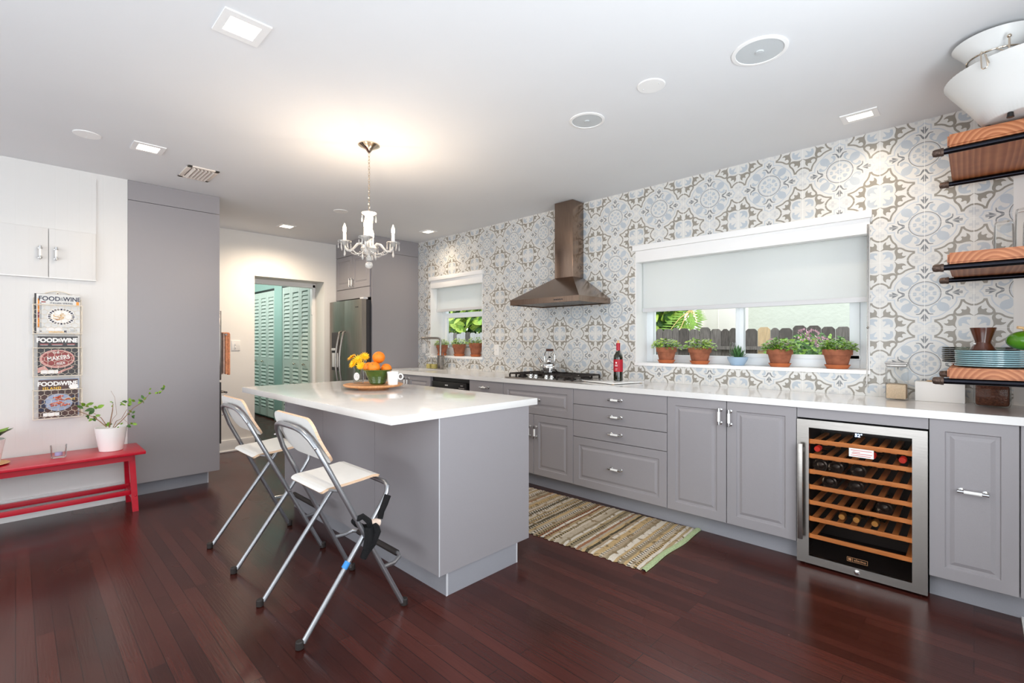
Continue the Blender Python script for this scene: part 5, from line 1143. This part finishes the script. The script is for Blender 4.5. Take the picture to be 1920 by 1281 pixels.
m1b, cm, fr, w, h = magazine('magazine with an orange strip peeking out behind the Italian Spring issue', .102, .300, 1.305, 1.584, x - .008, 0)
build('cover', cm, 'paper_w', m1b)
build('cover_print', MB().box(-w / 2 + .006, -w / 2 + .015, -.10, .105, .0002, .0006, 0, 0, fr).box(-w / 2 + .006, -w / 2 + .015, -.03, .01, .0006, .0009, 0, 1, fr), ['orangeink', 'meat'], m1b)
m1c, cm, fr, w, h = magazine('dark magazine at the back of the top pocket', .092, .290, 1.305, 1.586, x - .016, 0)
build('cover', cm, 'cover2', m1c)
m2, cm, fr, w, h = magazine('black magazine with red meat cover in the middle pocket, titled The Makers Issue', .108, .318, 1.003, 1.283, x, 0)
build('cover', cm, 'cover2', m2)
pr = MB()
pr.text('FOOD', .041, fr @ TR((-.056, h / 2 - .030, .0004)), 0, .0022, wide=.95).text('&', .036, fr @ TR((.006, h / 2 - .030, .0004)), 0, .0006, wide=.85).text('WINE', .041, fr @ TR((.058, h / 2 - .030, .0004)), 0, .0022, wide=.86)
for a, b in ((-.095, -.05), (-.036, .026), (.045, .09)): pr.box(a, b, h / 2 - .058, h / 2 - .055, .0002, .0005, 0, 3, fr).box(a + .003, b - .004, h / 2 - .064, h / 2 - .0615, .0002, .0005, 0, 0, fr)
ell(pr, -.004, -.022, .092, .066, .0003, fr, 2, 40, True); ell(pr, -.002, -.020, .081, .055, .0006, fr, 1, 40, True)
TM = lambda u, v, a: fr @ TR((u, v, .0008)) @ RZ(a)
pr.text('THE', .022, TM(-.012, .022, .10), 0, .0004, wide=.9).text('MAKERS', .040, TM(.002, -.016, .14), 0, .0010, wide=.82).text('ISSUE', .022, TM(.014, -.055, .12), 0, .0004, wide=.9)
pr.box(-.088, .000, -.126, -.100, .0006, .0014, 0, 0, fr); pr.add([(-.105, -.085, .0005), (-.07, -.07, .0005), (-.05, -.10, .0005), (-.105, -.12, .0005)], [[0, 1, 2, 3]], 2, False, fr).add([(.0, -.13, .0005), (.08, -.085, .0005), (.085, -.075, .0005), (-.005, -.115, .0005)], [[0, 1, 2, 3]], 2, False, fr)
build('cover_print', pr, ['whiteink', 'meat', 'fat', 'redink'], m2)
m2b, cm, fr, w, h = magazine('pale magazine peeking out behind The Makers Issue', .112, .326, 1.003, 1.287, x - .008, 0); build('cover', cm, 'paper_w', m2b)
m3, cm, fr, w, h = magazine('brown magazine with prawns in the lowest pocket, titled Island Time', .112, .318, .702, .972, x, 0)
build('cover', cm, 'cover3', m3)
pr = MB()
pr.text('FOOD', .041, fr @ TR((-.054, h / 2 - .030, .0004)), 0, .0018, wide=.93).text('&', .036, fr @ TR((.006, h / 2 - .030, .0004)), 0, .0004, wide=.85).text('WINE', .041, fr @ TR((.057, h / 2 - .030, .0004)), 0, .0018, wide=.85)
pr.text('ISLAND', .026, fr @ TR((-.034, h / 2 - .062, .0006)), 1, .0008, 1.2, wide=.95); pr.text('TIME', .022, fr @ TR((.062, -.010, .0016)), 1, .0006, 1.35, wide=.9)
ell(pr, .0, -.028, .075, .062, .0003, fr, 2, 40, True); ell(pr, .08, h / 2 - .055, .026, .018, .0003, fr, 0, 20, True)
for k in range(13):
    u, v = random.uniform(-.045, .03), random.uniform(-.055, .01); a = random.uniform(.1, .6)
    pr.tube([(u, v, .001), (u + .018 * math.cos(a), v + .018 * math.sin(a), .0016), (u + .032 * math.cos(a - .5), v + .03 * math.sin(a - .3), .001)], .0048, 6, 3, False, fr)
pr.box(-.080, .004, -.124, -.100, .0006, .0014, 0, 0, fr)
for k in range(12): ell(pr, random.choice((-1, 1)) * random.uniform(.075, .095), random.uniform(-.10, .04), .011, .010, .0004 + k * .00002, fr, 4, 12, True)
build('cover_print', pr, ['whiteink', 'yellowink', 'plateblue', 'prawn', 'navy'], m3)
m3b, cm, fr, w, h = magazine('magazine showing a thin edge behind the Island Time issue', .116, .324, .702, .976, x - .008, 0); build('cover', cm, 'plateblue', m3b)
# red bench
bx0, bx1, by0, by1, bz = XL + .034, -4.352, -1.05, .662, .447
t = thing('bench', 'glossy red wooden bench against the white beadboard wall', 'bench', ((bx0 + bx1) / 2, -.2, 0))
build('seat', MB().box(bx0, bx1, by0, by1, bz - .022, bz, .004), 'red', t)
for xx in (bx0 + .055, bx1 - .075): build('apron', MB().box(xx, xx + .018, by0 + .08, by1 - .07, bz - .068, bz - .0225), 'red', t)
def slat(mb, a, b, wx_, wy_):
    (xa, ya, za), (xb, yb, zb) = a, b
    vs_ = [(x + sx * wx_ / 2, y + sy * wy_ / 2, z) for x, y, z in (a, b) for sx, sy in ((-1, -1), (1, -1), (1, 1), (-1, 1))]
    return mb.add(vs_, [[3, 2, 1, 0], [4, 5, 6, 7], [0, 1, 5, 4], [1, 2, 6, 5], [2, 3, 7, 6], [3, 0, 4, 7]])
for yy, s in ((by1 - .045, 1), (by0 + .045, -1)):
    for xa, xb in ((bx0 + .075, -4.735), (bx1 - .09, -4.438)):
        build('leg', slat(MB(), (xb, yy - s * .005, 0), (xa, yy - s * .028, bz - .0225), .030, .036), 'red', t)
    build('cross_rail', MB().box(-4.735, -4.438, yy - .03 if s > 0 else yy + .005, yy - .008 if s > 0 else yy + .027, .10, .135), 'red', t)
for xx, z in ((-4.69, .118), (-4.475, .118)): build('stretcher', MB().box(xx - .011, xx + .011, by0 + .04, by1 - .055, z, z + .034, .002), 'red', t)
bo = MB()
bo.ball((-4.422, by1 - .052, .118), .007, n=10); build('bolt', bo, 'red', t)
zb_ = bz + .0005
# potted shrub on the bench
pc = (-4.560, .487, zb_)
t = thing('potted_shrub', 'straggly leafy shrub in a white pot at the right end of the red bench', 'potted plant', pc)
build('pot', MB().lathe([(.0001, .003), (.066, 0), (.069, .003), (.082, .08), (.094, .166), (.094, .172), (.089, .172), (.078, .12), (.0001, .12)], pc, 48), 'porc', t)
build('soil', MB().lathe([(.0001, .142), (.0835, .14)], pc, 24), 'soil', t)
def PL(px, py, xx):
    u = (px - 960) / F_PX; v = (640.5 - py) / F_PX; tt = xx / (-.6943 + u * .7197)
    return (xx, tt * (.7197 + u * .6943), 1.2455 + tt * v)
br = [ # stems: (pixels, x plane start -> end)
    ([(205, 802), (207, 790), (211, 770), (212, 757)], -4.55, -4.56, .0045), ([(200, 801), (188, 791), (177, 783), (152, 773), (135, 768)], -4.55, -4.56, .0035),
    ([(199, 797), (190, 784), (175, 774)], -4.56, -4.60, .003), ([(215, 802), (232, 785), (250, 765), (266, 755)], -4.54, -4.50, .0035), ([(212, 802), (218, 790), (228, 785), (238, 768)], -4.55, -4.58, .0028),
    ([(205, 800), (212, 785), (219, 777), (217, 760), (215, 745), (208, 733)], -4.55, -4.62, .0014), ([(232, 786), (240, 793), (246, 802)], -4.53, -4.48, .0012), ([(266, 755), (272, 748), (281, 738), (296, 738), (306, 732)], -4.50, -4.47, .0016)]
sm = MB()
for pts, xa, xb, r in br:
    n = len(pts); sm.tube([PL(px, py, xa + (xb - xa) * i / (n - 1)) for i, (px, py) in enumerate(pts)], r, 7, taper=.55)
build('stems', sm, 'stem', t)
lf = MB(); random.seed(5)
for px, py, xx, k, L in ((163, 757, -4.6, 2, .036), (160, 764, -4.6, 2, .04), (172, 762, -4.6, 2, .04), (178, 768, -4.6, 3, .045), (176, 783, -4.56, 5, .03), (165, 781, -4.56, 4, .022), (200, 795, -4.56, 7, .025), (212, 757, -4.56, 3, .014), (228, 759, -4.56, 5, .018), (234, 752, -4.58, 2, .016), (243, 753, -4.58, 4, .03), (243, 762, -4.58, 4, .022), (247, 776, -4.54, 6, .026), (247, 799, -4.48, 5, .026), (268, 750, -4.5, 6, .03), (283, 735, -4.48, 3, .02), (297, 733, -4.47, 4, .022), (308, 730, -4.47, 4, .026), (226, 797, -4.54, 3, .02)):
    for q in range(k):
        p = PL(px + random.uniform(-4, 4), py + random.uniform(-4, 4), xx)
        lf.leaf(p, (random.uniform(-.5, .5), random.uniform(-1, 1), random.uniform(-.7, .6)), (1, random.uniform(-.5, .5), random.uniform(.1, .9)), L * random.uniform(.8, 1.2), L * .6, random.choice((0, 0, 1)), .25)
build('leaves', lf, ['leaf4', 'leaf3'], t)
gc = (-4.535, .206, zb_)
t = thing('glass_votive', 'clear glass tumbler votive with a lilac candle on the red bench', 'candle holder', gc)
build('glass', MB().lathe([(.0001, .001), (.038, 0), (.040, .004), (.044, .086), (.0415, .086), (.038, .014), (.0001, .014)], gc, 32), 'thin', t)
build('candle', MB().lathe([(.0001, .0145), (.020, .0145), (.020, .036), (.0001, .036)], gc, 24), mat('lilac wax', (168, 164, 206), .5, noise=(20, .03)), t)
pc2 = (-4.56, -.135, zb_)
t = thing('potted_houseplant', 'broad leaved houseplant in a white pot at the left edge of the photo', 'potted plant', pc2)
build('saucer', MB().lathe([(.0001, .001), (.09, .001), (.112, .010), (.110, .012), (.09, .006), (.0001, .006)], pc2, 40), 'cork', t)
build('pot', MB().lathe([(.0001, .010), (.062, .0075), (.066, .010), (.092, .165), (.088, .165), (.078, .13), (.0001, .13)], pc2, 44), 'porc', t)
lf = MB()
for k in range(16):
    a = k * 2.4; lf.leaf((pc2[0] + .03 * math.cos(a), pc2[1] + .03 * math.sin(a), pc2[2] + .15), (math.cos(a), math.sin(a), random.uniform(.5, 1.6)), (-math.cos(a) * .8, -math.sin(a) * .8, .7), .12, .085, random.choice((0, 1)), .3)
build('leaves', lf, ['leaf4', 'leaf3'], t)
# ------------------------------------------------------------------ ceiling fixtures
def downlight(x, y, sx, sy, lab, power=0, lit=(.11, .112)):
    t = thing('recessed_downlight', lab, 'ceiling light', (x, y, ZC), group='square recessed ceiling lights')
    mb = MB(); a, b = sx / 2, sy / 2; c, d = lit[0] / 2, lit[1] / 2
    for q in ((x - a, x + a, y - b, y - d), (x - a, x + a, y + d, y + b), (x - a, x - c, y - d, y + d), (x + c, x + a, y - d, y + d)): mb.box(*q, ZC - .006, ZC)
    build('trim_plate', mb, 'trim', t)
    build('diffuser', MB().box(x - c, x + c, y - d, y + d, ZC - .0035, ZC - .001), 'lamp', t)
    if power:
        l = bpy.data.lights.new('downlight_beam', 'SPOT'); l.energy = power; l.color = (1.0, .82, .61); l.spot_size = math.radians(165); l.spot_blend = 1.0; l.shadow_soft_size = .05
        o = bpy.data.objects.new('downlight_beam', l); COL.objects.link(o); o.location = (x, y, ZC - .02)
downlight(-2.135, .637, .18, .17, 'big square recessed light at the top left of the photo', 22)
downlight(-3.905, .605, .17, .17, 'square recessed light above the tall grey cabinet', 22)
downlight(-.463, 3.30, .17, .13, 'square recessed light close to the tiled wall, near the shelves', 12, (.115, .07))
downlight(-5.455, 2.075, .16, .16, 'square recessed light by the back wall', 95)
downlight(-4.54, 3.31, .16, .14, 'square recessed light above the sink window', 15, (.115, .08))
def roundgrille(x, y, r, lab, speaker):
    t = thing('ceiling_speaker' if speaker else 'blank_ceiling_plate', lab, 'ceiling speaker' if speaker else 'ceiling plate', (x, y, ZC))
    fr = frame((x, y, ZC), (1, 0, 0), (0, -1, 0))
    if speaker:
        build('rim', MB().lathe([(r, 0), (r, .004), (r * .86, .006), (r * .84, .001)], (0, 0, 0), 48, 0, fr), 'trim', t)
        build('grille', MB().lathe([(.0001, .004), (r * .855, .003)], (0, 0, 0), 48, 0, fr), 'speaker', t)
        build('tweeter', MB().lathe([(r * .16, .004), (r * .14, .008), (.0001, .009)], (0, 0, 0), 24, 0, fr), 'speaker', t)
    else:
        build('cover', MB().lathe([(r, 0), (r, .003), (r * .96, .005), (.0001, .005)], (0, 0, 0), 40, 0, fr), 'trim', t)
        build('screw', MB().ball((x - r * .62, y, ZC - .005), .0035, n=8).ball((x + r * .62, y, ZC - .005), .0035, n=8), 'bar', t)
roundgrille(-.676, 2.262, .112, 'larger round ceiling speaker nearest the tiled wall and shelves', True)
roundgrille(-1.603, 2.284, .100, 'smaller looking round ceiling speaker in front of the hood', True)
roundgrille(-1.155, 2.193, .068, 'round white blank plate between the two ceiling speakers', False)
roundgrille(-3.92, .305, .068, 'round white blank plate on the ceiling above the magazine rack', False)
roundgrille(-4.447, 2.203, .068, 'small round blank plate on the ceiling beside the chandelier', False)
t = thing('air_vent', 'white louvered air vent in the ceiling near the tall cabinet', 'air vent', (-4.22, .958, ZC))
mb = MB(); vx0, vx1, vy0, vy1 = -4.385, -4.065, .862, 1.062
for q in ((vx0, vx1, vy0, vy0 + .028), (vx0, vx1, vy1 - .028, vy1), (vx0, vx0 + .03, vy0, vy1), (vx1 - .03, vx1, vy0, vy1)): mb.box(*q, ZC - .008, ZC, .001)
build('frame', mb, 'vent', t)
build('duct', MB().box(vx0 + .03, vx1 - .03, vy0 + .028, vy1 - .028, ZC - .0015, ZC - .0005), 'graydark', t)
for k in range(6):
    y = vy0 + .036 + k * .0235; build('louver', MB().add([(vx0 + .03, y, ZC - .002), (vx1 - .03, y, ZC - .002), (vx1 - .03, y + .016, ZC - .016), (vx0 + .03, y + .016, ZC - .016), (vx0 + .03, y + .003, ZC - .001), (vx1 - .03, y + .003, ZC - .001), (vx1 - .03, y + .019, ZC - .015), (vx0 + .03, y + .019, ZC - .015)], [[0, 1, 2, 3], [7, 6, 5, 4], [0, 4, 5, 1], [1, 5, 6, 2], [2, 6, 7, 3], [3, 7, 4, 0]]), 'vent', t)
# ------------------------------------------------------------------ chandelier
hx, hy = -2.819, 1.589
t = thing('chandelier', 'white crystal candle chandelier on a chain above the island', 'chandelier', (hx, hy, ZC))
build('canopy', MB().lathe([(.067, ZC), (.067, ZC - .006), (.050, ZC - .016), (.022, ZC - .030), (.012, ZC - .045), (.006, ZC - .052)], (hx, hy, 0), 40), 'nickel', t)
ch = MB(); z = ZC - .055; k = 0
while z > 2.085:
    fr = TR((hx, hy, z - .011)) @ RZ(PI / 2 * (k % 2) + .4)
    ch.tube([(.0055 * math.cos(a), 0, .013 * math.sin(a)) for a in [2 * PI * q / 12 for q in range(12)]], .0019, 6, 0, True, fr); z -= .0205; k += 1
build('chain', ch, 'nickel', t)
bd = [(.012, 2.078), (.040, 2.082), (.048, 2.078), (.046, 2.072), (.026, 2.056), (.016, 2.046), (.016, 2.036)]
build('crown', MB().lathe(bd, (hx, hy, 0), 32), 'crystal', t)
build('column', MB().lathe([(.014, 2.036), (.022, 2.02), (.024, 1.985), (.018, 1.955), (.026, 1.935), (.028, 1.915), (.02, 1.895), (.03, 1.875), (.046, 1.862), (.052, 1.845), (.044, 1.825), (.03, 1.812), (.018, 1.805)], (hx, hy, 0), 24), 'crystal', t)
build('finial', MB().lathe([(.010, 1.806), (.016, 1.80), (.020, 1.778), (.012, 1.766)], (hx, hy, 0), 20).ball((hx, hy, 1.741), .024, n=24), 'crystal', t)
def drop(mb, x, y, z, L=.05, w=.010):
    mb.lathe([(.0001, 0), (w * .35, -.006), (w * .5, -L * .35), (w, -L * .72), (w * .6, -L * .93), (.0001, -L)], (x, y, z), 6, 0, None, (1, .55)); mb.ball((x, y, z + .006), .0045, n=8)
R_ = .152
lamp = []
for q in range(4):
    a = math.atan2(-1.589, 2.819) + math.radians((-8, 82, 172, 262)[q])
    ca, sa = math.cos(a), math.sin(a)
    P = lambda r, z: (hx + r * ca, hy + r * sa, z)
    arm = build('arm', MB().tube([P(.03, 1.855), P(.05, 1.878), P(.072, 1.874), P(.092, 1.85), P(.11, 1.832), P(.132, 1.832), P(.148, 1.846), P(R_, 1.868)], .0085, 10), 'crystal', t)
    bc_ = P(R_, 0)
    build('drip_pan', MB().lathe([(.008, 1.862), (.014, 1.868), (.03, 1.880), (.041, 1.888), (.042, 1.892), (.036, 1.890), (.012, 1.876)], bc_, 28), 'crystal', arm)
    build('candle_sleeve', MB().lathe([(.0105, 1.874), (.0105, 1.944), (.006, 1.946)], bc_, 20), 'porc', arm)
    build('bulb', MB().lathe([(.0065, 1.945), (.0105, 1.958), (.0112, 1.968), (.008, 1.985), (.003, 1.999), (.0001, 2.006)], bc_, 20), 'bulb', arm)
    for k in range(6):
        dm = MB(); b = 2 * PI * k / 6; drop(dm, bc_[0] + .038 * math.cos(b), bc_[1] + .038 * math.sin(b), 1.880, .046 if k % 2 else .038, .0065)
        build('crystal_drop', dm, 'crystal', arm)
    dm = MB(); drop(dm, bc_[0], bc_[1], 1.848, .056, .011)
    build('crystal_drop', dm, 'crystal', arm)
    l = bpy.data.lights.new('candle_light', 'POINT'); l.energy = 3.0; l.color = (1.0, .79, .58); l.shadow_soft_size = .012
    lo = bpy.data.objects.new('candle_light', l); COL.objects.link(lo); lo.location = (bc_[0], bc_[1], 2.02)
    sw = MB(); a2 = a + PI / 2
    for s_ in range(13):
        u = s_ / 12; p0 = Vector(P(.13, 1.838)); p1 = Vector((hx + .13 * math.cos(a2), hy + .13 * math.sin(a2), 1.838)); c = p0.lerp(p1, u); c.z -= .035 * math.sin(PI * u)
        m_ = Vector((hx, hy, c.z)); c = m_ + (c - m_) * .8; sw.ball(c[:], .0042, n=8)
    for s_ in range(11):
        u = s_ / 10; p0 = Vector(P(.125, 1.832)); p1 = Vector(P(.04, 1.845)); c = p0.lerp(p1, u); c.z -= .03 * math.sin(PI * u); sw.ball(c[:], .0040, n=8)
    build('bead_swag', sw, 'crystal', t)
for k in range(6):
    b = 2 * PI * k / 6; dm = MB(); drop(dm, hx + .042 * math.cos(b), hy + .042 * math.sin(b), 2.066, .05, .010); build('crystal_drop', dm, 'crystal', t)
    dm = MB(); drop(dm, hx + .046 * math.cos(b + .5), hy + .046 * math.sin(b + .5), 1.826, .05, .010); build('crystal_drop', dm, 'crystal', t)
# ------------------------------------------------------------------ outside
struct('ground', MB().box(-16, 6, 3.9, 14, -.5, -.35), 'ground', 'garden ground outside the windows')
yfz = 6.5; random.seed(21)
t = thing('wooden_fence', 'weathered wooden picket fence outside the windows', 'fence', (-4, yfz, -.35))
fm = MB(); x = -11.0
while x < 1.6:
    w = random.choice((.135, .14, .14, .095, .14)); h = 1.425 + random.uniform(-.02, .015)
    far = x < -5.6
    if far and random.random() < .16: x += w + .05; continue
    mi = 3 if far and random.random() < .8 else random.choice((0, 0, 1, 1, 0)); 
    if -2.02 < x < -1.88: mi = 2
    y = yfz + random.uniform(-.006, .006); e = .03
    fm.prism([(x, -.35), (x + w, -.35), (x + w, h - e), (x + w - e, h), (x + e, h), (x, h - e)], -(y + .018), -y, mi, Matrix(((1, 0, 0, 0), (0, 0, -1, 0), (0, 1, 0, 0), (0, 0, 0, 1)))); x += w + .006
build('picket_panel', fm, ['fence1', 'fence2', 'fence3', 'fence4'], t)
for z in (.35, 1.14): build('rail', MB().box(-11, 1.6, yfz - .045, yfz - .008, z, z + .045), 'fence1', t)
one('neighbour_house', MB().box(-2.95, 5.0, 9.2, 12, -.35, 4.4), 'stucco', 'pale stucco house wall behind the fence', 'house')
one('garden_shed', MB().box(-3.58, -2.92, 8.6, 9.15, -.35, 3.6).box(-3.60, -3.52, 8.55, 8.6, -.35, 3.6).box(-3.255, -3.24, 8.592, 8.6, -.35, 3.6), 'house', 'warm white panelled wall behind the fence, left of the stucco house', 'building')
def shrub(name, lab, c, rx_, rz_, n, mats, L, seed, flowers=0, cat='shrub'):
    random.seed(seed); t = thing(name, lab, cat, (c[0], c[1], -.35)); mb = MB()
    for k in range(n):
        a = random.uniform(0, 2 * PI); b = random.uniform(-1, 1); q = random.random() ** .4
        p = (c[0] + rx_ * q * math.cos(a) * math.sqrt(1 - b * b), c[1] + rx_ * .6 * q * math.sin(a) * math.sqrt(1 - b * b), c[2] + rz_ * q * b)
        mb.leaf(p, (random.uniform(-1, 1), random.uniform(-1, .3), random.uniform(-.5, .8)), (0, -1, random.uniform(.2, 1)), L * random.uniform(.7, 1.3), L * .55, random.randrange(len(mats)), .3)
    build('foliage', mb, mats, t)
    sm = MB()
    for k in range(7): sm.tube([(c[0] + .04 * k - .12, c[1], -.36), (c[0] + random.uniform(-1, 1) * rx_ * .6, c[1] + random.uniform(-.2, .2), c[2] + rz_ * .4)], .012, 6)
    build('stems', sm, 'stem', t)
    for k in range(flowers):
        a = random.uniform(0, 2 * PI); p = (c[0] + rx_ * .8 * math.cos(a) * random.random() ** .5, c[1] - rx_ * .45, c[2] + rz_ * .85 * math.sin(a) * random.random() ** .5 + .05); fm = MB()
        for q in range(40): d = Vector((random.gauss(0, 1), random.gauss(0, 1), random.gauss(0, 1))).normalized(); fm.leaf(Vector(p) + d * .045, d + Vector((0, 0, .3)), d.orthogonal(), .022, .022, 0, .1)
        build('flower_head', fm, 'pink', t)
    return t
shrub('hydrangea', 'pink flowering hydrangea bush in front of the fence', (-1.19, 5.6, 1.0), .50, .34, 1500, ['leaf2', 'leaf3', 'leaf3'], .05, 3, 11)
shrub('leafy_tree', 'broad leaved green tree behind the fence at the left of the long window', (-4.25, 7.9, 1.75), .75, .75, 900, ['leaf1', 'leaf2', 'leaf3'], .22, 4, 0, 'tree')
shrub('leafy_tree', 'green tree seen through the small window above the sink', (-8.9, 8.4, 1.9), 2.4, 1.3, 3200, ['leaf2', 'leaf3', 'leaf1'], .24, 6, 0, 'tree')
t = thing('palm', 'yellow ribbed palm fronds behind the fence beside the tree', 'palm', (-3.10, 7.15, -.35))
pm = MB(); pf = MB()
for k, (x1, z1) in enumerate(((-3.42, 1.36), (-3.25, 1.30), (-2.98, 1.34), (-2.90, 1.52), (-3.3, 2.2))):
    a = Vector((-3.10, 7.15, 1.74)); b = Vector((x1, 7.0 - .04 * k, z1)); pm.tube([a, a.lerp(b, .5) + Vector((0, 0, .04)), b], .010, 6, taper=.5)
    for q in range(9):
        p = a.lerp(b, (q + 1) / 10); d = (b - a).normalized(); s = Vector((d.z, 0, -d.x))
        for sg in (-1, 1): pf.leaf(p, d * .7 + s * sg, (0, -1, .2), .20, .02, 0, .15)
build('ribs', pm.tube([(-3.10, 7.2, -.36), (-3.10, 7.15, 1.74)], .03, 8), 'palm', t); build('fronds', pf, 'leaf2', t)
